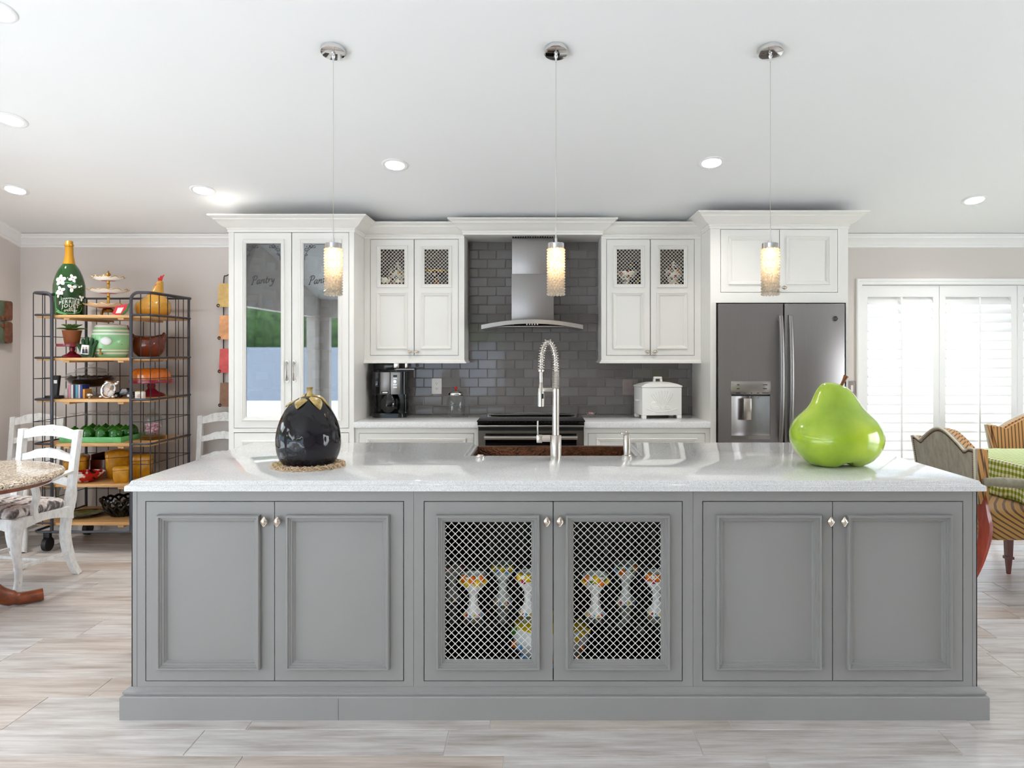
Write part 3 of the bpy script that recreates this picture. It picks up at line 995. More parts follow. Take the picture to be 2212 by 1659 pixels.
crown(ul, [(px1 + .001, YU), (ux1, YU)], 2.262)
crown(ur, [(ux2, YU), (ux3, YU)], 2.262)
vl = thing('hood_valance', 'cream crown moulded valance bridging the wall cupboards over the range hood', 'valance', ((ux1 + ux2) / 2, 5.49, 2.27))
box('fascia', M['cream'], vl, ux1 + .001, ux2 - .001, 5.49, 5.51, 2.283, 2.37)
box('soffit', M['cream'], vl, ux1 + .001, ux2 - .001, 5.51, YB - .008, 2.283, 2.30)
crown(vl, [(ux1 + .001, 5.545), (ux1 + .001, 5.49), (ux2 - .001, 5.49), (ux2 - .001, 5.545)], 2.281)

# --- refrigerator surround
fx0, fx1 = X(1534.5, YP), X(1832, YP)
fz = Z(654, YP)
fu = thing('fridge_surround', 'cream cabinet surround with two panel doors above the refrigerator', 'cabinet', ((fx0 + fx1) / 2, YP, 0))
fo = (X(1547, YP), X(1827.5, YP))
m = MB().box(fx0, fx0 + .03, YP + .02, YB - .003, 0, 2.32).box(fx1 - .012, fx1, YP + .02, YB - .003, 0, 2.32).box(fx0 + .03, fx1 - .012, YP + .02, YB - .003, 2.29, 2.30)
m.box(fx0 + .03, fx1 - .012, YP + .02, YB - .003, fz + .01, fz + .03)
m.build('carcass', M['cream'], fu)
zd0, zd1 = Z(631, YP), Z(496, YP)
plate(fx0, fx1, 0, 2.33, [(fo[0], fo[1], 0, fz), (X(1556, YP), X(1810, YP), zd0 - .003, zd1 + .003)], YP, YP + .02).build('face_frame', M['cream'], fu)
for (a, b), (p, q), kx in (((1557, 1683), (1573, 1668), 1674), ((1684.5, 1809), (1698, 1793), 1692)):
    door(fu, X(a, YP), X(b, YP), zd0, zd1, YP, M['cream'], [P4(p, q, 511, 615, YP)], .026, .016, (X(kx, YP), Z(622, YP)), PI / 2)
crown(fu, [(fx0, 5.545), (fx0, YP), (fx1, YP), (fx1, 5.57)], 2.287)

# --- base cabinets and their worktops
YBF, YCF = 5.27, 5.24
rx0, rx1 = X(1033, YCF), X(1261, YCF)
for x0, x1, lab, wl_ in ((px1 + .001, rx0 - .002, 'cream base cabinet with wide drawer between pantry and range', 'white speckled quartz worktop with the coffee maker and glass jar on it'),
                         (rx1 + .002, fx0 - .001, 'cream base cabinet with wide drawer between range and refrigerator', 'white speckled quartz worktop with the ceramic bread box on it')):
    u = thing('base_cabinet', lab, 'cabinet', ((x0 + x1) / 2, YBF, 0))
    box('carcass', M['cream'], u, x0, x1, YBF + .02, YB - .003, .1, .8765)
    box('toe_kick', M['cream'], u, x0, x1, YBF + .07, YBF + .09, 0, .1)
    plate(x0, x1, .1, .8765, [(x0 + .03, x1 - .03, .125, Z(935.5, YBF))], YBF, YBF + .0195).build('face_frame', M['cream'], u)
    box('gap', M['gap'], u, x0 + .03, x1 - .03, YBF + .016, YBF + .0196, .125, Z(935.5, YBF))
    zt_ = Z(936.5, YBF)
    D = plate(x0 + .033, x1 - .033, .62, zt_, [(x0 + .11, x1 - .11, .68, zt_ - .055)], YBF, YBF + .014).build('drawer', M['cream'], u)
    MB().ring(x0 + .088, x1 - .088, .658, zt_ - .034, YBF, mould(.026, .016)).build('moulding', M['cream'], D, smooth=True, angle=25)
    box('panel', M['cream'], D, x0 + .11, x1 - .11, YBF + .007, YBF + .0155, .68, zt_ - .055)
    inst('knob', KNOB, D, MW[u].inverted() @ Vector(((x0 + x1) / 2, YBF + .007, .73)), (0, PI / 2, 0))
    mid = (x0 + x1) / 2
    for a, b, kx in ((x0 + .033, mid - .0015, mid - .04), (mid + .0015, x1 - .033, mid + .04)):
        door(u, a, b, .128, .617, YBF, M['cream'], [(a + .05, b - .05, .18, .565, 'panel')], .026, .016, (kx, .56), th=.0155)
    w = thing('quartz_worktop', wl_, 'worktop', ((x0 + x1) / 2, 5.55, .877))
    c_ = MB()
    pth = [(x0, YCF), (x1, YCF), (x1, YB - .012), (x0, YB - .012)]
    c_.sweep(pth, [(0, .877), (0, .912), (-.002, .9155), (-.005, .917)], closed=True)
    c_.f.append((12, 8, 4, 0)); c_.f.append((3, 7, 11, 15))
    c_.build('slab', M['quartz'], w, smooth=True, angle=30)
# ================================================================ appliances
# --- range
rg = thing('range', 'stainless slide-in range with black glass cooktop between the base cabinets', 'range', ((rx0 + rx1) / 2, 5.25, 0))
a, b = rx0 + .002, rx1 - .002
box('body', M['blackm'], rg, a, b, 5.26, 5.86, .03, .915)
MB().box(a - .012, b + .012, 5.235, 5.80, .9175, .926).build('cooktop', M['blackglass'], rg, bevel=.002)
m = MB().prism([(a + .03 + (b - a - .06) * i / 16, .927 + .010 * math.sin(PI * i / 16)) for i in range(17)] + [(b - .03, .9265), (a + .03, .9265)], 5.80, 5.82)
m.box(a + .025, b - .025, 5.80, 5.855, .9175, .931)
m.build('rear_trim', M['steelx'], rg)
MB().prism([(5.235, .925), (5.205, .908), (5.205, .898), (5.26, .898), (5.26, .925)], a - .004, b + .004, 'YZ').build('control_panel', M['blackglass'], rg)
gm = MB()
for i in range(24):
    if 8 < i < 15 and i % 2: continue
    xx = a + .06 + (b - a - .12) * i / 23
    zz = .9165
    gm.add([(xx, 5.2196, zz - .003), (xx + .008, 5.2196, zz - .003), (xx + .008, 5.2231, zz + .002), (xx, 5.2231, zz + .002)], [(0, 1, 2, 3)])
tag(gm.build('panel_print', M['taupeplate'], rg), kind='stuff')
MB().box(a - .003, b + .003, 5.202, 5.26, .884, .898).build('front_trim', M['steelx'], rg, bevel=.003)
dr = plate(a + .002, b - .002, .20, .858, [(a + .05, b - .05, .34, .838)], 5.222, 5.259).build('oven_door', M['steelx'], rg)
box('oven_window', M['blackglass'], dr, a + .05, b - .05, 5.226, 5.25, .34, .838)
hd = MB().cyl((a + .045, 5.18, .812), (b - .045, 5.18, .812), .014, n=16)
hd.box(a + .05, a + .075, 5.185, 5.222, .803, .821).box(b - .075, b - .05, 5.185, 5.222, .803, .821)
hd.build('oven_handle', M['steelx'], dr, smooth=True)
box('storage_drawer', M['steelx'], rg, a + .002, b - .002, 5.225, 5.259, .045, .19)

# --- hood
YH = 5.37
hx0, hx1 = X(1039.5, YH), X(1259.5, YH)
hc = (hx0 + hx1) / 2
hw = (hx1 - hx0) / 2
hd = thing('range_hood', 'stainless chimney range hood with curved canopy over the range', 'hood', (hc, 5.6, 1.58))
def arcz(x): return Z(690, YH) - (Z(690, YH) - Z(702, YH)) * ((x - hc) / hw) ** 2
n = 24
top = [(hx0 + 2 * hw * i / n, arcz(hx0 + 2 * hw * i / n)) for i in range(n + 1)]
bot = [(x, z - .030) for x, z in top[::-1]]
MB().prism(top + bot, YH, YB - .012).build('canopy', M['steelx'], hd, smooth=True)
ub = MB().prism([(hx0 + .10, arcz(hx0 + .10) - .030), (hc - .16, arcz(hc) - .047), (hc + .16, arcz(hc) - .047), (hx1 - .10, arcz(hx1 - .10) - .030)], YH + .012, YB - .02)
u_ = ub.build('underside', M['steelx'], hd)
pts = MB()
for i, px in enumerate((1138, 1144, 1149.5, 1155, 1161)):
    MB().cyl((X(px, YH), YH + .0115, Z(700.5, YH)), (X(px, YH), YH + .006, Z(700.5, YH)), .005, n=10).build('button', M['chrome'], u_, smooth=True)
for px in (1108, 1189):
    MB().cyl((X(px, YH), YH + .012, Z(702, YH)), (X(px, YH), YH + .009, Z(702, YH)), .006, n=10).build('lamp_lens', M['black'], u_, smooth=True)
cx0, cx1 = X(1105, 5.55), X(1196, 5.55)
MB().box(cx0, cx1, 5.55, YB - .012, arcz(hc) - .02, Z(592, 5.55)).build('lower_chimney', M['steel'], hd, bevel=.002)
MB().box(cx0 + .003, cx1 - .003, 5.553, YB - .012, Z(592, 5.55), Z(514.5, 5.55)).build('upper_chimney', M['steel'], hd, bevel=.002)
v_ = box('vent', M['gap'], hd, cx0 + .005, cx1 - .005, 5.556, YB - .012, Z(514.5, 5.55), 2.279)
for i in range(16):
    x = cx0 + .02 + (cx1 - cx0 - .04) * i / 15
    box('vent_slot', M['chrome'], v_, x, x + .006, 5.5545, 5.557, Z(513, 5.55), Z(509, 5.55))

# --- refrigerator
YFR = 5.215
fr = thing('refrigerator', 'stainless french door refrigerator with water dispenser beside the wall cupboard', 'refrigerator', (X(1690, YFR), 5.5, 0))
ztop = Z(656, YFR)
box('body', M['blackm'], fr, X(1549.5, 5.25) + .004, X(1825, 5.25) - .004, 5.285, 5.85, .02, ztop - .004)
zlo = .62
dpx = (1580, 1664, 852, 942)
hole = (X(dpx[0], YFR), X(dpx[1], YFR), Z(dpx[3], YFR), Z(dpx[2], YFR))
ld = plate(X(1552, YFR), X(1691.5, YFR), zlo, ztop, [hole], YFR, YFR + .06).build('door', M['steel'], fr)
rd = MB().box(X(1694.5, YFR), X(1825, YFR), YFR, YFR + .06, zlo, ztop).build('door', M['steel'], fr, bevel=.004)
MB().box(X(1552, YFR), X(1825, YFR), YFR, YFR + .06, .06, zlo - .006).build('freezer_drawer', M['steel'], fr, bevel=.004)
# dispenser
nb = 14
pts = [(hole[0] + (hole[1] - hole[0]) * i / nb, YFR + .012 + .05 * math.sin(PI * i / nb)) for i in range(nb + 1)]
m = MB()
vs = [(x, y, hole[2]) for x, y in pts] + [(x, y, hole[3]) for x, y in pts]
m.add(vs, [(i, i + 1, nb + 2 + i, nb + 1 + i) for i in range(nb)])
m.build('dispenser_recess', M['steel'], ld, smooth=True, angle=60)
box('dispenser_ceiling', M['blackm'], ld, hole[0], hole[1], YFR + .003, YFR + .06, hole[3] - .012, hole[3])
m = MB().prism([(hole[0], YFR + .002)] + [(hole[0] + (hole[1] - hole[0]) * i / nb, YFR - .012 * math.sin(PI * i / nb)) for i in range(nb + 1)] + [(hole[1], YFR + .06), (hole[0], YFR + .06)], hole[2] - .022, hole[2] + .003, 'XY')
m.build('drip_tray', M['steelx'], ld)
box('control_screen', M['steelx'], ld, X(1578.5, YFR), X(1665.5, YFR), YFR - .006, YFR + .001, Z(852, YFR), Z(823.5, YFR), .001)
pm_ = MB()
for px, py, w in ((1594, 831, 5), (1594, 839.5, 6), (1594, 849, 9), (1609, 849, 6), (1623, 849, 3), (1637, 849, 4), (1652, 831, 10), (1652, 839.5, 8), (1653, 849, 14)):
    pm_.box(X(px - w / 2, YFR), X(px + w / 2, YFR), YFR - .0064, YFR - .006, Z(py + .8, YFR), Z(py - .8, YFR))
tag(pm_.build('screen_print', M['blackm'], ld), kind='stuff')
box('paddle', M['nickel'], ld, X(1608.5, YFR), X(1625, YFR), YFR + .02, YFR + .03, Z(908, YFR), Z(861, YFR), .003)
for px in (1621.5, 1637):
    MB().cyl((X(px, YFR), YFR + .022, Z(861, YFR)), (X(px, YFR), YFR + .022, Z(852, YFR)), .005, .009, 10).build('nozzle', M['chrome'], ld, smooth=True)
for d_, px, sg in ((ld, 1684.5, -1), (rd, 1705, 1)):
    c = X(px, YFR)
    z0, z1 = Z(951, YFR), Z(683, YFR)
    pth = [(c, YFR - .022 - .035 * math.sin(PI * i / 20) ** .7, z0 + (z1 - z0) * i / 20) for i in range(21)]
    m = MB().tube(pth, .0135, 12)
    m.mapv(lambda p: (c + (p.x - c) * 1.25, p.y, p.z))
    for z in (z0 + .012, z1 - .012):
        m.box(c - .012, c + .012, YFR - .03, YFR, z - .02, z + .02)
    m.build('handle', M['steel'], d_, smooth=True)
lg = MB().cyl((X(1804, YFR), YFR, Z(688.5, YFR)), (X(1804, YFR), YFR - .003, Z(688.5, YFR)), .0185, n=24)
em = lg.build('emblem', M['blackm'], rd, smooth=True)
MB().tube([(X(1804, YFR) + .0185 * math.cos(t), YFR - .003, Z(688.5, YFR) + .0185 * math.sin(t)) for t in [2 * PI * i / 28 for i in range(28)]], .0018, 6, closed=True).build('emblem_rim', M['chrome'], em, smooth=True)
t = text_mb('GE', .021, .0008, .25)
t.mapv(lambda p: (p.x + X(1804, YFR), p.y + YFR - .0035, p.z + Z(688.5, YFR)))
t.build('emblem_letters', M['chrome'], em)

# ================================================================ lights
def lamp_glow(name, col, st):
    t = NT(name)
    t.set(Base_Color=(1, .9, .75, 1))
    t.p.inputs['Emission Color'].default_value = col
    t.p.inputs['Emission Strength'].default_value = st
    return t.m
M['bulb'] = lamp_glow('warm_bulb', (1.0, .72, .38, 1), 26)
def crystal_bead():
    t = NT('crystal_bead')
    t.set(Base_Color=(1, .95, .88, 1), Roughness=.06, IOR=1.5, Transmission_Weight=.8, Specular_IOR_Level=.8)
    tl = t.new('BsdfTranslucent'); tl.inputs[0].default_value = (1, .94, .84, 1)
    mx = t.new('MixShader'); mx.inputs[0].default_value = .42
    t.link(t.p.outputs[0], mx.inputs[1]); t.link(tl.outputs[0], mx.inputs[2])
    t.link(mx.outputs[0], t.n['Material Output'].inputs[0])
    return t.m
M['bead'] = crystal_bead()
tilt = -math.atan(CK)
PEND = [(720, 107, 'above the black eggplant'), (1201, 107, 'above the faucet'), (1664, 107, 'above the green pear')]
bead = MB()
br = .0088
bead.lathe([(.0005, -br), (br * .62, -br * .62), (br, 0), (br * .62, br * .62), (.0005, br)], 6)
bead.mapv(lambda p: (p.x, p.z, p.y) if False else p)
def make_pendant(px, py, where):
    p = on_ceiling(px, py)
    Y = p.y
    t = thing('pendant_light', 'chrome pendant light with crystal bead cylinder hanging ' + where, 'pendant', (p.x, Y, Z(634, Y)), group='crystal pendants over the island')
    rot = Matrix.Rotation(tilt, 4, 'X')
    m = MB().lathe([(.002, -.022), (.054, -.022), (.0585, -.0205), (.0595, -.017), (.0595, 0)], 36)
    m.mapv(lambda v: p + rot @ v)
    m.build('canopy', M['chrome'], t, smooth=True)
    m = MB().lathe([(.0035, -.062), (.0045, -.05), (.008, -.038), (.010, -.034), (.010, -.029), (.0055, -.026), (.0055, -.02)], 14)
    m.mapv(lambda v: p + v)
    m.build('strain_relief', M['chrome'], t, smooth=True)
    zc = Z(525, Y)
    z0 = Z(634, Y)
    MB().cyl((p.x, Y, p.z - .05), (p.x, Y, zc + .07), .0013, n=6).build('cable', M['nickel'], t, smooth=True)
    m = MB().lathe([(.0065, zc), (.0065, zc + .02), (.0045, zc + .024), (.003, zc + .028), (.003, zc + .075)], 12, (p.x, Y, 0))
    m.build('stem', M['chrome'], t, smooth=True)
    m = MB().lathe([(.039, zc - .026), (.0395, zc - .026), (.0395, zc - .003), (.037, zc), (.007, zc + .001)], 32, (p.x, Y, 0))
    m.build('cap', M['chrome'], t, smooth=True)
    MB().lathe([(.006, zc - .002), (.006, zc - .022), (.0105, zc - .032), (.0115, zc - .055), (.008, zc - .07), (.001, zc - .074)], 14, (p.x, Y, 0)).build('bulb', M['bulb'], t, smooth=True)
    for fz, pw in ((.05, 1.1), (.11, .55)):
        pl_d = bpy.data.lights.new('pendant_lamp', 'POINT')
        pl_d.energy = pw
        pl_d.color = (1, .74, .44)
        pl_d.shadow_soft_size = .012
        po = bpy.data.objects.new('pendant_lamp', pl_d)
        COL.objects.link(po)
        po.parent = t
        po.location = (0, 0, zc - fz - Z(634, Y))
    m = MB()
    rows = int((zc - .03 - z0) / .0135)
    for r_ in range(rows + 1):
        zz = zc - .034 - r_ * .0135
        nb_ = 14
        for k in range(nb_):
            an = 2 * PI * (k + .5 * (r_ % 2)) / nb_
            c, s_ = math.cos(an), math.sin(an)
            o = Vector((p.x + .0375 * c, Y + .0375 * s_, zz))
            m.add([o + Vector((c * v.z - s_ * v.x, s_ * v.z + c * v.x, v.y)) for v in bead.v], bead.f)
    tag(m.build('crystal_beads', M['bead'], t), kind='stuff')
    # thin metal hoops that carry the strands
    for zz in (zc - .027, (zc + z0) / 2, z0 + .012):
        MB().tube([(p.x + .031 * math.cos(q), Y + .031 * math.sin(q), zz) for q in [2 * PI * i / 24 for i in range(24)]], .0012, 5, closed=True).build('hoop', M['chrome'], t, smooth=True)
    return t
for q in PEND: make_pendant(*q)

M['downlight'] = pm('white_downlight_trim', rgb(240, 240, 240), .3)
M['lens'] = lamp_glow('frosted_lens', (1, .98, .95, 1), .22)
LWORD = ['between the eggplant pendant and the faucet pendant', 'between the faucet pendant and the pear pendant', 'in front of the pantry crown corner', 'in front of the shuttered window',
         'in front of the baker rack', 'over the granite breakfast table', 'over the granite breakfast table']
for i, p in enumerate(LPOS):
    t = thing('recessed_light', 'round white recessed ceiling downlight ' + LWORD[i], 'light', p, group='recessed ceiling lights')
    t.rotation_euler = (tilt, 0, 0)
    MW[t] = Matrix.Translation(p) @ Matrix.Rotation(tilt, 4, 'X')
    W4 = MW[t]
    MB().lathe([(.060, -.001), (.060, -.004), (.070, -.0065), (.080, -.006), (.0835, -.003), (.0835, -.0005)], 36, cap0=False, cap1=False).mapv(lambda v: W4 @ v).build('trim_ring', M['downlight'], t, smooth=True)
    MB().lathe([(.0605, -.003), (.052, .03), (.044, .055)], 36, cap0=False, cap1=False).mapv(lambda v: W4 @ v).build('baffle', M['downlight'], t, smooth=True)
    MB().lathe([(.0445, .052), (.0445, .056)], 30).mapv(lambda v: W4 @ v).build('lens', M['lens'], t, smooth=True)
    ld_ = bpy.data.lights.new('downlight', 'AREA')
    ld_.shape = 'DISK'
    ld_.size = .08
    ld_.energy = (4.6, 5.4, 2.6, 5.0, 6.5, 2.5, 2.0)[i]
    ld_.color = (1, .96, .91)
    lo = bpy.data.objects.new('downlight', ld_)
    COL.objects.link(lo)
    lo.parent = t
    lo.location = (0, 0, .03)

# ================================================================ on the island
def egg_mat():
    t = NT('hammered_black_glaze')
    v = t.new('TexVoronoi'); v.inputs['Scale'].default_value = 26
    v.feature = 'SMOOTH_F1'
    t.link(t.coord(), v.inputs['Vector'])
    t.base(t.ramp(t.noise(t.coord(), 5), [(.3, rgb(10, 9, 14)), (.7, rgb(22, 18, 26))]))
    t.set(Roughness=.05, Specular_IOR_Level=.45)
    t.bump(t.mix(.5, v.outputs['Distance'], t.noise(t.coord((1, 1, .5)), 22, 2)), .35, .02)
    return t.m
M['eggplant'] = egg_mat()
M['husk'] = pm('ochre_glazed_husk', rgb(178, 152, 92), .25, var=.45, vscale=40, bump=.5, bscale=60)
YE = 3.21
ex, ez = X(666.5, YE), ITOP
def EZ(py): return Z(py, YE)
hgt = .262
prof0 = [(.10, 0), (.108, .004), (.122, .022), (.1325, .05), (.1365, .085), (.134, .118), (.126, .150), (.112, .182), (.093, .212), (.070, .236), (.045, .252), (.02, .259), (.001, .260)]
eg = thing('ceramic_eggplant', 'large glossy black ceramic eggplant with ochre stem on the island worktop', 'ornament', (ex, YE, ez + .012))
pr = []
cp = curve([(r, 0, z * 1.13) for r, z in prof0], 5)
pr = [(max(.001, p.x), p.z) for p in cp]
MB().lathe(pr, 48, (ex, YE, ez + .012)).build('body', M['eggplant'], eg, smooth=True, angle=60)
# husk: five drooping sepals and a stub stem
hk = MB()
def body_r(z):
    for (r0, z0), (r1, z1) in zip(pr[:-1], pr[1:]):
        if z0 <= z <= z1: return r0 + (r1 - r0) * (z - z0) / max(1e-6, z1 - z0)
    return .001
top = ez + .012 + .292
for i in range(6):
    a0 = 2 * PI * i / 6 + .3
    rows = []
    for j in range(8):
        t_ = j / 7
        z = .294 - .052 * t_ ** 1.4
        r = max(body_r(z), .012 + .066 * t_) + .004
        w = .5 * (1 - t_ ** 2.2) + .02
        wob = .006 * math.sin(5 * t_ + i)
        rows.append([(ex + r * math.cos(a0 + w * s), YE + r * math.sin(a0 + w * s), ez + .012 + z + .004 + wob - (.004 if abs(s) == 1 else 0)) for s in (-1, -.5, 0, .5, 1)])
    vs = [p for rw in rows for p in rw]
    hk.add(vs, [(r_ * 5 + c_, r_ * 5 + c_ + 1, r_ * 5 + c_ + 6, r_ * 5 + c_ + 5) for r_ in range(7) for c_ in range(4)])
hk.build('husk', M['husk'], eg, smooth=True, solid=.004)
MB().lathe([(.022, top - .006), (.013, top + .008), (.0115, top + .024), (.014, top + .034), (.0155, top + .040), (.008, top + .0395)], 10, (ex + .004, YE, 0), lambda p, a, t: Vector((p.x * (1 + .12 * math.sin(3 * a)), p.y, p.z))).build('stem', M['husk'], eg, smooth=True)
M['straw'] = pm('straw_cord', rgb(226, 200, 168), .6, var=.2, vscale=60)
M['leafgold'] = pm('olive_leaf', rgb(170, 160, 40), .5)
M['leafred'] = pm('red_leaf', rgb(190, 60, 24), .5)
wr = thing('straw_wreath', 'straw cord wreath with tiny red and olive leaves around the eggplant foot', 'wreath', (ex, YE, ITOP))
wrng = random.Random(4)
m = MB()
for s in range(13):
    pts = []
    r0, ph, am, fq, z0 = wrng.uniform(.118, .144), wrng.uniform(0, 6.28), wrng.uniform(.006, .014), wrng.randint(14, 26), wrng.uniform(.004, .010)
    for i in range(150):
        an = 2 * PI * i / 150
        r = r0 + am * math.sin(fq * an + ph)
        pts.append((ex + 1.03 * r * math.cos(an), YE + r * math.sin(an), ITOP + max(.0025, z0 + .009 * math.cos(fq * an + ph * 2))))
    m.tube(pts, .0014, 4, closed=True)
tag(m.build('cords', M['straw'], wr, smooth=True), kind='stuff')
MB().lathe([(.100, ITOP + .0005), (.104, ITOP + .006), (.100, ITOP + .011), (.02, ITOP + .0115)], 40, (ex, YE, 0)).build('mat', M['straw'], wr, smooth=True)
leaf = MB().add([(0, 0, 0), (.006, .004, .002), (.014, 0, .003), (.006, -.004, .002)], [(0, 1, 2, 3)]).mesh('leaf', M['leafgold'], solid=.0008)
for i in range(30):
    an, r = wrng.uniform(0, 6.28), wrng.uniform(.12, .15)
    inst('leaf', leaf, wr, (r * math.cos(an), r * math.sin(an), wrng.uniform(.012, .019)), (wrng.uniform(-.5, .5), wrng.uniform(-.6, .2), wrng.uniform(0, 6)), mat=M['leafred'] if i % 3 == 0 else M['leafgold'])

def pear_mat():
    t = NT('glazed_green_pear')
    f = t.noise(t.coord((1, 1, .8)), 7, 3)
    t.base(t.ramp(f, [(.3, rgb(136, 168, 28)), (.5, rgb(160, 192, 36)), (.7, rgb(186, 208, 52))]))
    t.set(Roughness=.16, Specular_IOR_Level=.5, Coat_Weight=.6, Coat_Roughness=.05)
    return t.m
M['pear'] = pear_mat()
YPR = 3.27
pxc = X(1804, YPR)
sc = YPR / F
cp = curve([(.02, 0, .012), (.06, 0, .005), (.105, 0, .0), (.146, 0, .020), (.176, 0, .052), (.194, 0, .090), (.199, 0, .124), (.192, 0, .160), (.172, 0, .195), (.142, 0, .225), (.1135, 0, .255), (.093, 0, .290), (.076, 0, .322), (.054, 0, .345), (.026, 0, .356), (.002, 0, .357)], 4)
def pear_fn(p, a, t):
    z = p.z
    lob = 1 + .055 * math.cos(3 * a + .9) * max(0, 1 - z / .2)
    q = Vector((p.x * lob, p.y * lob * .96, z))
    if z < .05: q.z += .018 * (1 - z / .05) * max(0, -math.cos(3 * a + .9))
    if z > .27: q.z -= .22 * q.x * (z - .27) / .085
    return q
pe = thing('ceramic_pear', 'giant glossy green ceramic pear with brown stem on the island worktop', 'ornament', (pxc, YPR, ITOP))
MB().lathe([(max(.001, p.x), p.z) for p in cp], 56, (pxc, YPR, ITOP + .001), pear_fn).build('body', M['pear'], pe, smooth=True, angle=80)
M['bark'] = pm('glazed_brown_bark', rgb(120, 62, 22), .25, var=.4, vscale=60, bump=.5, bscale=50)
s0 = Vector((X(1813, YPR), YPR, Z(840, YPR)))
MB().tube(curve([s0, (X(1818, YPR), YPR, Z(832, YPR)), (X(1823, YPR), YPR, Z(822, YPR)), (X(1828, YPR), YPR, Z(812, YPR))], 4), [.0075, .0075, .007, .0068, .0068, .007, .007, .0075, .008, .0085, .0095, .0105, .0115], 9).build('stem', M['bark'], pe, smooth=True)

# ================================================================ on the back worktops
YK = 5.60
kx0, kx1 = X(801, YK), X(876, YK)
cm = thing('coffee_maker', 'black and steel coffee maker on the worktop beside the pantry', 'coffee maker', ((kx0 + kx1) / 2, YK + .06, .917))
kc = (kx0 + kx1) / 2
def rr(x0, x1, y0, y1, r, n=5):
    out = []
    for cx_, cy_, a0 in ((x1 - r, y1 - r, 0), (x0 + r, y1 - r, PI / 2), (x0 + r, y0 + r, PI), (x1 - r, y0 + r, 1.5 * PI)):
        out += [(cx_ + r * math.cos(a0 + PI / 2 * i / n), cy_ + r * math.sin(a0 + PI / 2 * i / n)) for i in range(n + 1)]
    return out
MB().prism(rr(kx0 + .005, kx1 - .002, YK - .02, YK + .21, .05), .918, .950, 'XY').build('base', M['black'], cm, smooth=True)
MB().prism(rr(kx0 + .012, kx1 - .006, YK + .10, YK + .20, .03), .950, 1.12, 'XY').build('column', M['black'], cm, smooth=True)
zc0, zc1 = Z(852, YK), Z(805, YK)
MB().prism(rr(kx0, kx1 + .001, YK, YK + .20, .03), zc0, zc1 + .006, 'XY').build('head', M['black'], cm, smooth=True)
box('water_tank', M['blackglass'], cm, X(805, YK), X(819, YK), YK - .008, YK + .002, zc0 + .003, zc1 + .004, .002)
box('face_plate', M['steel'], cm, X(822.5, YK), X(843, YK), YK - .012, YK + .003, zc0 + .001, zc1 + .003, .003)
cpn = box('control_plate', M['steel'], cm, X(844, YK), X(865.5, YK), YK - .010, YK + .003, zc0 + .001, zc1 + .003, .003)
MB().prism(rr(X(824.5, YK), X(840, YK), zc0 + .004, zc0 + .026, .004), YK - .0135, YK - .011).build('badge', M['blackm'], cm)
box('badge_print', M['white'], cm, X(827, YK), X(838, YK), YK - .0142, YK - .0134, zc0 + .010, zc0 + .020)
MB().prism(rr(X(850, YK), X(858.5, YK), Z(814.5, YK), Z(810, YK), .003), YK - .012, YK - .009).build('display', M['blackm'], cpn)
for py, w, h in ((817.5, 8, 2), (831, 8, 3.2), (836.5, 8, 3.2)):
    box('button', M['white'], cpn, X(854 - w / 2, YK), X(854 + w / 2, YK), YK - .0125, YK - .009, Z(py + h / 2, YK), Z(py - h / 2, YK), .001)
MB().cyl((X(854, YK), YK - .009, Z(824, YK)), (X(854, YK), YK - .017, Z(824, YK)), .011, n=18).build('dial', M['chrome'], cpn, smooth=True)
MB().lathe([(.052, .951), (.066, .975), (.070, 1.02), (.062, 1.06), (.045, 1.085), (.045, 1.094), (.05, 1.097)], 28, (kc, YK + .035, 0)).build('carafe', M['blackglass'], cm, smooth=True)
MB().tube(curve([(kx1 - .008, YK + .05, 1.06), (kx1 + .018, YK + .03, 1.03), (kx1 + .034, YK + .03, .985), (kx1 + .018, YK + .04, .945), (kx1 - .006, YK + .05, .938)], 6), .0035, 6).build('cord', M['blackm'], cm, smooth=True)

ud = thing('cabinet_player', 'black slim media player mounted beneath the cream wall cupboard', 'player', (X(855, 5.7), 5.7, Z(801, 5.68)))
box('body', M['black'], ud, X(815, 5.68), X(862, 5.68), 5.64, 5.83, Z(799, 5.68), ZU0 + .012, .004)
for px0_, px1_ in ((852, 863.5), (876.5, 882.5)):
    box('bracket', M['nickel'], ud, X(px0_, 5.64), X(px1_, 5.64), 5.612, 5.632, Z(794.5, 5.64), ZU0 + .018, .002)
box('flip_screen', M['blackglass'], ud, X(853, 5.66), X(896, 5.66), 5.61, 5.74, Z(799.5, 5.66), Z(796, 5.66), .002)
MB().cyl((X(856, 5.605), 5.605, Z(797.5, 5.605)), (X(895, 5.605), 5.605, Z(797.5, 5.605)), .004, n=10).build('rail', M['chrome'], ud, smooth=True)

YJ = 5.66
jx = X(985, YJ)
jr = thing('cookie_jar', 'clear glass jar with chrome lid and red knob on the worktop', 'jar', (jx, YJ, .917))
MB().lathe([(.052, .918), (.060, .923), (.068, .955), (.071, 1.0), (.069, 1.04), (.060, 1.075), (.056, 1.081)], 32, (jx, YJ, 0), cap1=False).build('vessel', M['clear'], jr, smooth=True)
MB().lathe([(.058, 1.082), (.061, 1.086), (.061, 1.098), (.055, 1.106), (.034, 1.116), (.012, 1.122), (.006, 1.126)], 32, (jx, YJ, 0)).build('lid', M['chrome'], jr, smooth=True)
M['redgloss'] = pm('red_gloss', rgb(206, 22, 14), .15)
MB().lathe([(.003, 1.124), (.009, 1.130), (.0105, 1.137), (.006, 1.145), (.001, 1.151)], 14, (jx, YJ, 0)).build('knob', M['redgloss'], jr, smooth=True)

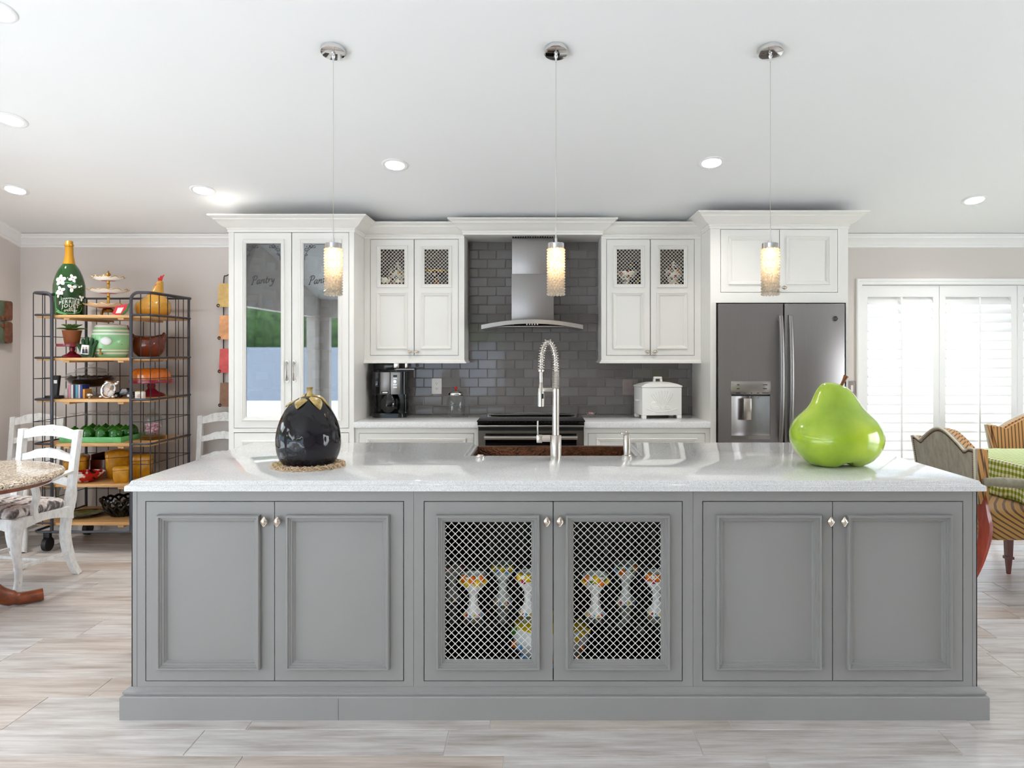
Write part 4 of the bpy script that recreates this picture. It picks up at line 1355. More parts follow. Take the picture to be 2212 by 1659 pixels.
# bread box, turned so that its right end shows
YX = 5.50
bb = thing('bread_box', 'white embossed ceramic bread box with lid on the worktop by the refrigerator', 'bread box', (X(1425, YX), YX + .1, .917), R(9))
MWb = MW[bb]
w, d_, h = .305, .215, .232
def loc(m): return m.mapv(lambda v: MWb @ v)
o = .026
m = MB().box(-w/2, w/2, -d_/2, d_/2, o, h)
for sx_ in (-1, 1):
    for sy_ in (-1, 1):
        ax, ay = sx_ * (w / 2), sy_ * (d_ / 2)
        m.box(ax, ax - sx_ * .034, ay, ay - sy_ * .034, .0005, o)
loc(m).build('body', M['white'], bb, bevel=.004)
m = MB()
lv_ = [(1.015, h + .001), (1.03, h + .006), (1.015, h + .012), (.80, h + .026), (.5, h + .037), (.2, h + .041)]
vs = []
for s_, z in lv_:
    e = w / 2 * s_ if s_ > 1 else w / 2 * s_
    vs += [(-e, -d_/2*s_, z), (e, -d_/2*s_, z), (e, d_/2*s_, z), (-e, d_/2*s_, z)]
fs = [(i*4+k, i*4+(k+1)%4, i*4+4+(k+1)%4, i*4+4+k) for i in range(5) for k in range(4)] + [(3,2,1,0), (20,21,22,23)]
lid = loc(m.add(vs, fs)).build('lid', M['white'], bb)
m = MB().box(-.036, -.02, -.014, .014, h + .036, h + .062).box(.02, .036, -.014, .014, h + .036, h + .062).box(-.036, .036, -.014, .014, h + .062, h + .078)
m.mapv(lambda v: (v.x * (1 - (v.z - h - .036) * 4), v.y, v.z))
loc(m).build('handle', M['white'], lid, bevel=.003)
em = MB()
for i in range(9):
    an = -.9 + i * .22
    em.tube(curve([(0, -d_/2, .07), (.05 * math.sin(an), -d_/2 - .002, .12), (.10 * math.sin(an), -d_/2, .13 + .07 * math.cos(an))], 5), .0035, 5)
    em.ball((.105 * math.sin(an), -d_/2, .135 + .07 * math.cos(an)), .008, 6, 5, (.7, .4, 1.3))
em.ball((-.055, -d_/2, .098), .036, 20, 10, (1, .12, 1))
for q in range(3): em.tube([(-.075, -d_/2 - .004, .085 + q * .014), (-.035, -d_/2 - .004, .09 + q * .014)], .003, 5)
em.tube(curve([(-.12, -d_/2, .075), (-.05, -d_/2, .055), (.03, -d_/2, .055), (.12, -d_/2, .075)], 6), .004, 5)
for q in range(7): em.ball((.03 + .012 * (q % 4), -d_/2, .075 + .016 * (q // 4)), .009, 8, 5, (1, .35, .8))
loc(em).build('relief', M['white'], bb, smooth=True)
t = text_mb('BREAD', .030, .004, 0, 1.15)
t.mapv(lambda p: (p.x, p.y - d_/2 - .001, p.z + .046 - p.x * p.x * 2.2 + .004))
loc(t).build('lettering', M['white'], bb)
for sx_ in (-1, 1):
    m = MB().tube(curve([(sx_ * w/2, -.035, .135), (sx_ * (w/2 + .013), -.03, .132), (sx_ * (w/2 + .015), 0, .130), (sx_ * (w/2 + .013), .03, .132), (sx_ * w/2, .035, .135)], 4), .006, 8)
    loc(m).build('side_handle', M['white'], bb, smooth=True)

# little glass dish with sweets near the range
YG = 5.62
gx = X(1276, YG)
gd = thing('candy_dish', 'tiny clear glass dish of pink sweets beside the range', 'dish', (gx, YG, .917))
MB().lathe([(.016, .918), (.018, .921), (.012, .925), (.026, .940), (.038, .956), (.040, .958), (.035, .955), (.022, .940), (.003, .930)], 16, (gx, YG, 0), lambda p, a, t: Vector((p.x * (1 + .06 * math.cos(8 * a)), p.y * (1 + .06 * math.cos(8 * a)), p.z))).build('bowl', M['clear'], gd, smooth=True)
M['pinkc'] = pm('pink_candy', rgb(214, 140, 146), .3)
for i in range(5):
    MB().ball((gx + .012 * math.cos(i * 1.26), YG + .012 * math.sin(i * 1.26), .947), .009, 8, 6).build('sweet', M['pinkc'], gd, smooth=True)

# wall plates
def wall_plate(name, label, x0, x1, y0, y1, mat, kinds):
    Y = YB - .0125
    a, b, c, d = X(x0, Y), X(x1, Y), Z(y1, Y), Z(y0, Y)
    t = thing(name, label, 'outlet', ((a + b) / 2, Y, c))
    box('cover', mat, t, a, b, Y, Y + .0055, c, d, .0015)
    n = len(kinds)
    for i, kd in enumerate(kinds):
        cx_ = a + (b - a) * (i + .5) / n
        if kd == 'socket':
            for zz in (c + (d - c) * .33, c + (d - c) * .67):
                s = MB().prism(rr(cx_ - .016, cx_ + .016, zz - .014, zz + .014, .010), Y - .002, Y + .001).build('socket', mat, t)
                MB().box(cx_ - .008, cx_ - .0055, Y - .0026, Y - .002, zz - .002, zz + .008).box(cx_ + .0055, cx_ + .008, Y - .0026, Y - .002, zz - .002, zz + .007).box(cx_ - .002, cx_ + .002, Y - .0026, Y - .002, zz - .010, zz - .005).build('slots', M['gap'], s)
        else:
            box('rocker', mat, t, cx_ - .016, cx_ + .016, Y - .003, Y + .001, c + .026, d - .026, .001)
wall_plate('wall_outlet', 'white double socket outlet on the grey tiles beside the glass jar', 932.5, 954, 817.5, 851, M['plate'], ['socket'])
wall_plate('wall_outlet', 'taupe switch and socket plate on the grey tiles beside the bread box', 1344.5, 1378, 819.5, 852.5, M['taupeplate'], ['rocker', 'socket'])
sw = thing('light_switch', 'grey light switch plate on the taupe wall between refrigerator and shutters', 'switch', (X(1840, YB), YB - .006, Z(855, YB)))
box('cover', M['taupeplate'], sw, X(1831.5, YB), X(1847.5, YB), YB - .006, YB - .0005, Z(855, YB), Z(823, YB), .0015)
box('rocker', M['plate'], sw, X(1837, YB), X(1842, YB), YB - .009, YB - .005, Z(846, YB), Z(832, YB), .001)
# ================================================================ dining corner on the right
def stripes(name, c1, c2, per, axis=(1, 0, 0), rough=.7):
    t = NT(name)
    tc_ = t.new('TexCoord'); s = t.new('SeparateXYZ')
    t.link(tc_.outputs['Object'], s.inputs[0])
    dt_ = t.new('VectorMath', operation='DOT_PRODUCT'); dt_.inputs[1].default_value = axis
    t.link(tc_.outputs['Object'], dt_.inputs[0])
    mu = t.new('Math', operation='MULTIPLY'); mu.inputs[1].default_value = 2 * PI / per
    t.link(dt_.outputs['Value'], mu.inputs[0])
    si = t.new('Math', operation='SINE'); t.link(mu.outputs[0], si.inputs[0])
    mr = t.new('MapRange'); mr.inputs[1].default_value = -1; mr.inputs[2].default_value = 1
    t.link(si.outputs[0], mr.inputs[0])
    t.base(t.ramp(mr.outputs[0], [(.18, c1), (.42, c2), (.8, tuple(x * .86 for x in c2[:3]) + (1,))]))
    t.set(Roughness=rough, Sheen_Weight=.2)
    t.bump(t.noise(t.coord(), 300), .15, .002)
    return t.m
M['stripe'] = stripes('gold_brown_striped_fabric', rgb(96, 62, 24), rgb(206, 150, 84), .026, (1, .8, .08))
M['stripe_seat'] = stripes('gold_brown_striped_seat_fabric', rgb(88, 58, 22), rgb(184, 136, 66), .030, (.45, .6, 1.0))
def velvet():
    t = NT('grey_green_velvet')
    t.base(t.ramp(t.noise(t.coord((1, 1, .4)), 26, 5, .65), [(.3, rgb(126, 118, 98)), (.7, rgb(168, 162, 142))]))
    t.set(Roughness=.75, Sheen_Weight=.4)
    return t.m
M['velvet'] = velvet()
M['piping'] = pm('pale_piping', rgb(206, 198, 178), .5)
M['nail'] = pm('bronze_nailhead', rgb(96, 52, 34), .35, .7)
def back_outline(W_=.345, z0=.56, n=40):
    pts = []
    for i in range(n + 1):
        t = -1 + 2 * i / n
        u = abs(t)
        z = .868 + (.088 * math.cos(PI / 2 * u / .74) ** 1.6 if u < .74 else 0) - .014 * math.exp(-((u - .72) / .09) ** 2) + (.006 if u > .85 else 0)
        pts.append((t * W_, z))
    lo = W_ * .88
    return [(-lo, z0)] + pts + [(lo, z0)]
def upholstered_chair(label, loc, rz):
    c = thing('upholstered_armchair', label, 'chair', loc, rz, group='striped armchairs at the dining table')
    T = MW[c]
    def L(m): return m.mapv(lambda v: T @ v)
    ol = back_outline()
    lean = lambda v: (v.x, v.y - .10 * max(0, v.z - .45), v.z)
    m = MB().prism(ol, 0, .018).mapv(lean)
    bp = L(m).build('back_panel', M['velvet'], c)
    ins = [(x * .985, z - .006) for x, z in ol]
    m = MB().prism(ol, .018, .055).mapv(lean)
    n0 = len(ol)
    q = MB().prism([(x * .96, .56 + (z - .56) * .98) for x, z in ol], .055, .085).mapv(lean)
    m.add(q.v, q.f)
    L(m).build('backrest', M['stripe'], c, smooth=True, angle=30)
    m = MB().tube([(x, -.001, z) for x, z in ol], .0065, 6).mapv(lean)
    L(m).build('piping', M['piping'], bp, smooth=True)
    m = MB()
    def walk(P, step):
        acc, out = 0, []
        for (x0, z0), (x1, z1) in zip(P[:-1], P[1:]):
            d = math.hypot(x1 - x0, z1 - z0)
            while acc <= d:
                out.append((x0 + (x1 - x0) * acc / d, z0 + (z1 - z0) * acc / d)); acc += step
            acc -= d
        return out
    for x, z in walk([(x * .955, z - .017) for x, z in ol], .0125):
        m.ball((x, -.001, z), .0048, 6, 4, (1, .6, 1))
    m.mapv(lean)
    tag(L(m).build('nailheads', M['nail'], bp, smooth=True), kind='stuff')
    # seat
    n = 8
    m = MB()
    prof = rr(-.30, .30, .05, .575, .07, 5)
    k = len(prof)
    cx_, cy_ = 0, .31
    vs = []
    for s, z in ((.97, .355), (1, .37), (1.0, .455), (.985, .485), (.93, .507), (.8, .520), (.5, .530), (.05, .532)):
        vs += [(cx_ + (x - cx_) * s, cy_ + (y - cy_) * s, z) for x, y in prof]
    fs = [(i*k+j, i*k+(j+1)%k, (i+1)*k+(j+1)%k, (i+1)*k+j) for i in range(7) for j in range(k)] + [tuple(range(k))[::-1], tuple(7*k+j for j in range(k))]
    L(m.add(vs, fs)).build('seat', M['stripe_seat'], c, smooth=True, angle=60)
    for s in (-1, 1):
        m = MB().tube(curve([(s * .315, .02, .685), (s * .325, .10, .690), (s * .33, .20, .682), (s * .32, .29, .672), (s * .31, .335, .665)], 5), [.028] * 5 + [.032] * 11 + [.03, .027, .024, .02, .012], 12)
        m.mapv(lambda v: (v.x, v.y, .68 + (v.z - .68) * .85))
        ar = L(m).build('arm', M['velvet'], c, smooth=True)
        m = MB().tube(curve([(s * .29, .33, .46), (s * .30, .36, .53), (s * .315, .32, .60), (s * .318, .28, .66)], 5), [.022, .021, .02, .019, .018, .018, .018, .019, .02, .02, .022, .024, .026, .028, .028, .028], 10)
        L(m).build('arm_support', M['redwood'], ar, smooth=True)
        m = MB()
        x, y = s * .265, .535
        m.tube([(x, y, .35), (x, y, .10)], [.034, .024], 4)
        m.box(x - .023, x + .023, y - .023, y + .023, .095, .112)
        m.tube([(x, y, .095), (x, y, .0)], [.022, .013], 4)
        L(m).build('leg', M['darkwood'], c)
        m = MB().tube(curve([(s * .285, .035, .60), (s * .28, .050, .50), (s * .275, .062, .40), (s * .272, .02, .22), (s * .275, -.05, .08), (s * .278, -.11, .0)], 5), [.024, .026, .028, .030, .032, .034, .036, .037, .038, .038, .038, .037, .036, .034, .032, .030, .028, .026, .024, .022, .021, .020, .019, .018, .018, .018], 8)
        m.mapv(lambda v: (v.x, v.y, max(v.z, 0)))
        L(m).build('leg', M['redwood'], c, smooth=True)
    return c
upholstered_chair('striped armchair with grey velvet nailhead back beside the island end', (2.455, 4.455, 0), -PI / 2)
upholstered_chair('striped armchair facing the kitchen behind the green gingham table', (3.66, 5.47, 0), PI)

def gingham():
    t = NT('green_gingham_cloth')
    tc_ = t.new('TexCoord'); s = t.new('SeparateXYZ')
    t.link(tc_.outputs['Object'], s.inputs[0])
    def band(inp):
        mu = t.new('Math', operation='MULTIPLY'); mu.inputs[1].default_value = 1 / .034
        t.link(inp, mu.inputs[0])
        fr = t.new('Math', operation='FRACT'); t.link(mu.outputs[0], fr.inputs[0])
        g = t.new('Math', operation='GREATER_THAN'); g.inputs[1].default_value = .5
        t.link(fr.outputs[0], g.inputs[0])
        return g.outputs[0]
    sb = t.new('Math', operation='SUBTRACT'); t.link(s.outputs['X'], sb.inputs[0]); t.link(s.outputs['Z'], sb.inputs[1])
    a, b = band(s.outputs['Y']), band(sb.outputs[0])
    ad = t.new('Math', operation='ADD'); t.link(a, ad.inputs[0]); t.link(b, ad.inputs[1])
    hf = t.new('Math', operation='MULTIPLY'); hf.inputs[1].default_value = .5; t.link(ad.outputs[0], hf.inputs[0])
    t.base(t.ramp(hf.outputs[0], [(.0, rgb(240, 240, 232)), (.5, rgb(176, 192, 92)), (1.0, rgb(112, 138, 16))]))
    t.set(Roughness=.8)
    return t.m
M['gingham'] = gingham()
tx0, tx1, ty0, ty1, tz = 2.81, 3.90, 3.72, 5.07, .755
dt = thing('dining_table', 'rectangular wooden dining table under the green gingham cloth', 'table', ((tx0 + tx1) / 2, (ty0 + ty1) / 2, 0))
box('top', M['darkwood'], dt, tx0 + .006, tx1 - .006, ty0 + .006, ty1 - .006, tz - .035, tz - .003)
for x in (tx0 + .42, tx1 - .1):
    for y in (ty0 + .1, ty1 - .36):
        MB().lathe([(.022, 0), (.03, .05), (.024, .12), (.036, .45), (.03, .6), (.04, .64), (.04, tz - .036)], 14, (x, y, 0)).build('leg', M['darkwood'], dt, smooth=True)
# cloth with a soft wavy drop
m = MB()
P = []
for (xa, ya), (xb, yb) in zip([(tx0, ty0), (tx1, ty0), (tx1, ty1), (tx0, ty1)], [(tx1, ty0), (tx1, ty1), (tx0, ty1), (tx0, ty0)]):
    for i in range(16): P.append((xa + (xb - xa) * i / 16, ya + (yb - ya) * i / 16))
n = len(P)
cxm, cym = (tx0 + tx1) / 2, (ty0 + ty1) / 2
vs = []
for lvl, (o, z) in enumerate(((-.02, tz), (.002, tz - .004), (.006, tz - .02), (.010, tz - .09), (.016, tz - .16), (.020, tz - .215))):
    for i, (x, y) in enumerate(P):
        ox = (o if x >= tx1 - 1e-6 else -o if x <= tx0 + 1e-6 else 0)
        oy = (o if y >= ty1 - 1e-6 else -o if y <= ty0 + 1e-6 else 0)
        wv = .010 * max(0, lvl - 2) / 3 * math.sin(i * 1.7)
        vs.append((x + ox + (wv if ox else 0), y + oy + (wv if oy else 0), z))
fs = [(l*n+i, l*n+(i+1)%n, (l+1)*n+(i+1)%n, (l+1)*n+i) for l in range(5) for i in range(n)] + [tuple(range(n))]
cl = thing('tablecloth', 'green and white gingham cloth draped over the dining table', 'tablecloth', (cxm, cym, tz - .2))
m.add(vs, fs).build('cloth', M['gingham'], cl, smooth=True, angle=50)

# ================================================================ breakfast corner on the left
gt = thing('breakfast_table', 'round beige granite table on a carved brown wooden pedestal', 'table', (-3.2, 3.9, 0))
MB().lathe([(.55, .722), (.575, .724), (.59, .732), (.594, .742), (.588, .753), (.575, .759), (.55, .760), (.001, .760)], 72, (-3.2, 3.9, 0)).build('top', M['granite'], gt, smooth=True, angle=40)
MB().lathe([(.50, .694), (.535, .698), (.545, .722)], 60, (-3.2, 3.9, 0)).build('apron', M['footwood'], gt, smooth=True)
MB().lathe([(.07, .17), (.10, .19), (.075, .24), (.055, .34), (.085, .46), (.095, .54), (.06, .62), (.09, .66), (.12, .694)], 28, (-3.2, 3.9, 0)).build('pedestal', M['footwood'], gt, smooth=True)
for k in range(4):
    an = R(38) + k * PI / 2
    c_, s_ = math.cos(an), math.sin(an)
    pts = curve([(.04, .30), (.12, .28), (.22, .17), (.30, .075), (.38, .042), (.46, .040), (.52, .046)], 5)if False else None
    pr_ = [Vector((-3.2 + c_ * r, 3.9 + s_ * r, z)) for r, z in ((.03, .30), (.11, .285), (.20, .19), (.28, .085), (.36, .042), (.43, .037), (.49, .040))]
    pts = curve(pr_, 5)
    MB().tube(pts, [.04 - .004 * math.sin(i * .3) if i < 20 else .034 for i in range(len(pts))], 10).mapv(lambda v: (v.x, v.y, max(0, v.z))).build('foot', M['footwood'], gt, smooth=True)

def whitewash():
    t = NT('distressed_white_paint')
    f = t.noise(t.coord((5, 5, 2)), 8, 6, .7)
    g = t.noise(t.coord((26, 26, 5)), 4, 4, .7)
    c = t.ramp(f, [(.35, rgb(216, 214, 211)), (.55, rgb(238, 237, 235))])
    t.base(t.mix(t.ramp(g, [(.62, (0, 0, 0, 1)), (.80, (1, 1, 1, 1))]), c, rgb(150, 146, 142)))
    t.set(Roughness=.45)
    return t.m
M['distress'] = whitewash()
def brush_fabric():
    t = NT('charcoal_brushstroke_fabric')
    w = t.new('TexWave'); w.inputs['Scale'].default_value = 7; w.inputs['Distortion'].default_value = 7; w.inputs['Detail'].default_value = 3
    t.link(t.coord((.6, 2.2, 1)), w.inputs['Vector'])
    n = t.noise(t.coord((3, 14, 3)), 5, 4, .7)
    mx = t.mix(.5, w.outputs['Color'], n)
    t.base(t.ramp(mx, [(.25, rgb(92, 86, 86)), (.42, rgb(186, 176, 172)), (.55, rgb(236, 230, 226)), (.75, rgb(206, 196, 192))]))
    t.set(Roughness=.85)
    return t.m
M['brush'] = brush_fabric()
def slat(zc, h, w, y, arch, bumps=True):
    n = 24
    top, bot = [], []
    for i in range(n + 1):
        t = -1 + 2 * i / n
        z = zc + h * .5 + arch * math.cos(PI / 2 * t) ** 1.3 + (.006 * abs(math.cos(2.5 * PI * t)) if bumps and abs(t) < .6 else 0)
        top.append((t * w, z))
        b = zc - h * .5 + arch * .75 * (math.cos(PI * t * .8) * .5 + .35)
        bot.append((t * w, b))
    return MB().prism(top + bot[::-1], y, y + .022)
def ladder_chair(label, loc, rz, arms=True):
    c = thing('ladder_back_armchair' if arms else 'ladder_back_chair', label, 'chair', loc, rz, group='white ladder back chairs')
    T = MW[c]
    ws = 1 if arms else .89
    def L(m): return m.mapv(lambda v: T @ Vector((v.x * ws, v.y, v.z)))
    hw_ = .205
    lean = lambda v: (v.x, v.y - .13 * max(0, v.z - .46), v.z)
    for s in (-1, 1):
        pts = curve([(s * (hw_ + .012), -.05, 0), (s * hw_, -.005, .10), (s * hw_, .035, .26), (s * hw_, .02, .40), (s * hw_, 0, .48), (s * hw_, 0, .7), (s * (hw_ + .006), 0, .915)], 5)
        m = MB().tube(pts, [.026] * 6 + [.032] * 8 + [.034] * 8 + [.028] * (len(pts) - 22), 4).mapv(lean).mapv(lambda v: (v.x, v.y, max(v.z, 0)))
        L(m).build('rear_post', M['distress'], c, smooth=True, angle=50)
        pts = curve([(s * .235, .40, .44), (s * .24, .415, .36), (s * .24, .41, .26), (s * .236, .39, .13), (s * .236, .40, .03), (s * .238, .415, 0)], 5)
        m = MB().tube(pts, [.036, .038, .040, .040, .038, .036, .034, .032, .030, .028, .026, .024, .022, .021, .020, .020, .020, .020, .021, .022, .023, .024, .025, .026, .026, .026][:len(pts)], 8).mapv(lambda v: (v.x, v.y, max(v.z, 0)))
        L(m).build('front_leg', M['distress'], c, smooth=True, angle=50)
        if arms:
          m = MB().tube(curve([(s * (hw_ + .002), -.015, .665), (s * (hw_ + .02), .10, .650), (s * (hw_ + .035), .22, .628), (s * (hw_ + .035), .305, .622)], 5), [.020] * 6 + [.022] * 6 + [.024] * 4, 6)
          m.mapv(lambda v: (v.x, v.y, .64 + (v.z - .64) * .8))
          ar = L(m).build('arm', M['distress'], c, smooth=True)
          m = MB().tube(curve([(s * (hw_ + .035), .29, .62), (s * (hw_ + .030), .27, .55), (s * (hw_ + .026), .285, .48), (s * (hw_ + .022), .27, .425)], 4), .021, 4)
          L(m).build('arm_post', M['distress'], ar, smooth=True, angle=50)
        n = 12
        sh = [(.0 + .40 * i / n, .365 + .035 * math.sin(PI * i / n)) for i in range(n + 1)]
        m = MB().prism(sh + [(.40, .445), (0, .445)], s * .222 - .012, s * .222 + .012, 'YZ')
        L(m).build('side_rail', M['distress'], c)
        m = MB().box(s * .215 - .008, s * .215 + .008, .0, .40, .145, .165)
        L(m).build('stretcher', M['distress'], c)
    n = 12
    sh = [(-.225 + .45 * i / n, .365 + .03 * math.sin(PI * i / n)) for i in range(n + 1)]
    L(MB().prism(sh + [(.225, .445), (-.225, .445)], .395, .419)).build('front_rail', M['distress'], c)
    L(MB().box(-.21, .21, .0, .022, .38, .445)).build('rear_rail', M['distress'], c)
    L(MB().box(-.21, .21, .19, .206, .147, .163)).build('stretcher', M['distress'], c)
    cr_ = L(slat(.875, .05, hw_ + .028, -.011, .038).mapv(lean)).build('crest_rail', M['distress'], c)
    orn = MB()
    for i in range(9):
        x = -.05 + .0125 * i
        orn.ball((x, -.012 - .0, .905 + .010 * math.sin(i * 1.9)), .006, 6, 4, (1.3, .5, .8))
        orn.ball((x, .012, .905 + .010 * math.sin(i * 1.9)), .006, 6, 4, (1.3, .5, .8))
    L(orn.mapv(lean)).build('carved_spray', M['distress'], cr_, smooth=True)
    for zc in (.735, .585):
        L(slat(zc, .04, hw_ - .01, -.011, .036).mapv(lean)).build('slat', M['distress'], c)
    prof = rr(-.215, .215, .025, .42, .05, 5)
    k = len(prof)
    vs = []
    for s, z in ((.98, .445), (1.01, .455), (1.01, .475), (.97, .492), (.85, .505), (.5, .515), (.05, .518)):
        vs += [(x * s, .222 + (y - .222) * s, z) for x, y in prof]
    fs = [(i*k+j, i*k+(j+1)%k, (i+1)*k+(j+1)%k, (i+1)*k+j) for i in range(6) for j in range(k)] + [tuple(range(k))[::-1], tuple(6*k+j for j in range(k))]
    L(MB().add(vs, fs)).build('seat_cushion', M['brush'], c, smooth=True, angle=60)
    return c
c1 = ladder_chair('distressed white ladder back armchair drawn up to the granite table', (-3.165, 4.72, 0), PI - R(12))
c2 = ladder_chair('distressed white ladder back side chair in the corner behind the baker rack', (-3.84, 5.62, 0), PI, False)
dup(c2, (-2.462, 5.74, 0), PI, 'distressed white ladder back side chair between baker rack and pantry')

# wall pieces
M['plq'] = {}
hp = thing('hanging_plaques', 'iron hanger with four cake picture plaques on the wall beside the pantry', 'wall decor', (X(487, 5.86), 5.86, Z(880, 5.86)))
hx_ = X(483, 5.862)
MB().tube(curve([(hx_, 5.862, Z(872, 5.86)), (hx_, 5.862, Z(700, 5.86)), (hx_ + .002, 5.862, Z(606, 5.86)), (hx_ + .02, 5.862, Z(596, 5.86)), (hx_ + .06, 5.862, Z(592, 5.86))], 6), .004, 6).build('hanger', M['ironwire'], hp, smooth=True)
for c_, y0, y1, x0 in (((226, 190, 120), 612, 663, 470.5), ((234, 170, 120), 681, 733, 472.5), ((222, 96, 92), 753, 805, 473), ((150, 112, 88), 826, 878, 474)):
    mt = pm('plaque_print', rgb(*c_), .6, var=.18, vscale=22)
    a, b = X(x0, 5.845), X(x0 + 52, 5.845)
    z0, z1 = Z(y1, 5.845), Z(y0, 5.845)
    w, h = b - a, z1 - z0
    m = MB().prism([(a + .008, z1 - .004), (a + w * .25, z1), (a + w * .5, z1 - .005), (a + w * .75, z1), (b - .008, z1 - .004), (b, z0), (a + w * .5, z0 - .002), (a, z0)], 5.842, 5.852)
    pq = m.build('plaque', mt, hp)
    cm_ = MB().lathe([(.03, z0 + .05), (.034, z0 + .055), (.024, z0 + .058), (.024, z0 + .095), (.016, z0 + .105), (.012, z0 + .12)], 14, (a + w * .62, 0, 0)).mapv(lambda v: (v.x, 5.8415 + v.y * .05, v.z))
    cm_.build('cake_picture', M['footwood'], pq, smooth=True)
    MB().tube([(a + .006 + .010 * math.cos(t), 5.838, z0 + .010 + .010 * math.sin(t)) for t in [1.8 * PI * i / 12 for i in range(13)]], .004, 6).build('hook', M['ironwire'], pq, smooth=True)
wa = thing('wall_carving', 'carved brown and green wooden panels hung on the side wall', 'wall decor', (XL + .02, 5.52, 1.478))
M['carvebrown'] = pm('carved_brown_wood', rgb(112, 66, 44), .6, var=.4, vscale=30, bump=.6, bscale=40)
M['carvegreen'] = pm('weathered_green_wood', rgb(92, 104, 80), .6, var=.3, vscale=18)
for z0, z1 in ((1.652, 1.806), (1.478, 1.645)):
    p_ = MB().prism(rr(5.28, 5.745, z0, z1, .025), XL + .002, XL + .022, 'YZ').build('panel', M['carvegreen'], wa)
    MB().prism(rr(5.675, 5.747, z0 + .002, z1 - .002, .02), XL + .02, XL + .034, 'YZ').build('border', M['carvebrown'], p_)
    MB().ball((XL + .022, 5.655, z0 + .02 if z0 > 1.6 else z1 - .03), .02, 10, 6, (.3, 1, 1)).build('boss', M['footwood'], p_, smooth=True)
# ================================================================ baker's rack
KX0, KX1, KY0, KY1 = X(72, 5.2), X(325, 5.2), 5.20, 5.79
SH = [1.674, 1.372, 1.079, .767, .481, .2115]
KT = Z(632, 5.2)
rk = thing('baker_rack', 'dark iron wheeled baker rack with honey wood shelves and wire sides', 'rack', ((KX0 + KX1) / 2, 5.5, 0))
pl_, pr2 = X(112, 5.2), X(283, 5.2)
for p_, e, s in ((pl_, KX0, -1), (pr2, KX1, 1)):
    pts = [(p_, KY0, .15), (p_, KY0, KT - .07)] + [(p_ + s * .05 * (1 - math.cos(t)), KY0, KT - .05 + .05 * math.sin(t)) for t in [PI / 2 * i / 6 for i in range(1, 7)]]
    pts += [(e - s * .03, KY0, KT), (e - s * .009, KY0 + .008, KT), (e, KY0 + .03, KT), (e, KY1, KT)]
    MB().tube(pts, .0112, 8).build('post', M['iron'], rk, smooth=True)
    MB().cyl((e - s * .01, KY1, .15), (e - s * .01, KY1, KT), .010, n=8).build('post', M['iron'], rk, smooth=True)
    m = MB()
    ys = [KY0, KY0 + .12, KY0 + .24, KY0 + .36, KY0 + .48]
    for y in ys: m.cyl((e, y, .2), (e, y, KT), .0032, n=5)
    xs_ = [(p_ + e) / 2]
    for x in xs_: m.cyl((x, KY0, .2), (x, KY0, KT - .01), .0032, n=5)
    for a, b in zip(SH[:-1], SH[1:]):
        z = (a + b) / 2
        m.tube([(p_, KY0, z), (e, KY0, z), (e, KY1, z)], .0028, 5)
    m.build('wire_side', M['ironwire'], rk, smooth=True)
    for z in SH:
        pts = [(p_, KY0, z), (e - s * .03, KY0, z), (e - s * .009, KY0 + .009, z), (e, KY0 + .03, z), (e, KY1, z)]
        MB().tube(pts, .0082, 7).build('shelf_rail', M['iron'], rk, smooth=True)
m = MB()
for i in range(1, 9):
    x = KX0 + (KX1 - KX0) * i / 9
    m.cyl((x, KY1, .2), (x, KY1, KT), .003, n=5)
for a, b in zip(SH[:-1], SH[1:]): m.cyl((KX0, KY1, (a + b) / 2), (KX1, KY1, (a + b) / 2), .0028, n=5)
m.build('wire_back', M['ironwire'], rk, smooth=True)
MB().cyl((KX0, KY1, KT), (KX1, KY1, KT), .008, n=7).build('top_rail', M['iron'], rk, smooth=True)
for z in SH:
    sf = MB()
    w = (KY1 - KY0 - .03) / 3
    root_sf = None
    for i in range(3):
        o = MB().box(KX0 + .012, KX1 - .012, KY0 + .014 + i * w, KY0 + .014 + (i + 1) * w - .002, z - .020, z).build('shelf_board', M['shelfwood'], rk, bevel=.002, seg=1)
    for xb_ in (KX0 + .2, KX1 - .24): box('shelf_batten', M['shelfwood'], rk, xb_, xb_ + .04, KY0 + .02, KY1 - .02, z - .034, z - .0205)
MB().tube([(KX0 + .03, KY0, .15), (KX1 - .03, KY0, .15), (KX1, KY0 + .03, .15), (KX1, KY1, .15), (KX0, KY1, .15), (KX0, KY0 + .03, .15)], .009, 7, closed=True).build('base_rail', M['iron'], rk, smooth=True)
for x in (KX0 + .06, KX1 - .06):
    for y in (KY0 + .06, KY1 - .06):
        cs = MB().box(x - .022, x + .022, y - .016, y + .016, .095, .142).build('caster', M['ironwire'], rk, bevel=.003)
        MB().cyl((x - .016, y, .05), (x + .016, y, .05), .0495, n=20).build('wheel', M['blackm'], cs, smooth=True)

# ---------------------------------------------------------------- things on the rack
YT = 5.42
def spot(px, sh, Y=YT): return Vector((X(px, Y), Y, SH[sh] + .0005))
def U(n, Y=YT): return n * Y / F            # pixels to metres at depth Y
M['greenglass'] = pm('dark_green_bottle_glass', rgb(16, 58, 14), .06, coat=.5)
M['foil'] = pm('gold_foil', rgb(206, 150, 44), .3, .6, bump=.1, bscale=40)
M['petal'] = pm('white_enamel_petal', rgb(236, 238, 238), .4)
M['stemgreen'] = pm('pale_green_enamel', rgb(96, 176, 116), .4)
M['petalgold'] = pm('gold_enamel', rgb(190, 130, 50), .35)
b0 = spot(149.5, 0, 5.40)
bo = thing('champagne_bottle', 'giant green champagne bottle with white painted flowers and gold foil', 'bottle', b0)
prof = [(.088, 0), (.100, .008), (.1025, .03), (.103, .20), (.100, .235), (.088, .285), (.068, .335), (.050, .365), (.0405, .378)]
cp = curve([(r, 0, z) for r, z in prof], 4)
bprof = [(p.x, p.z) for p in cp]
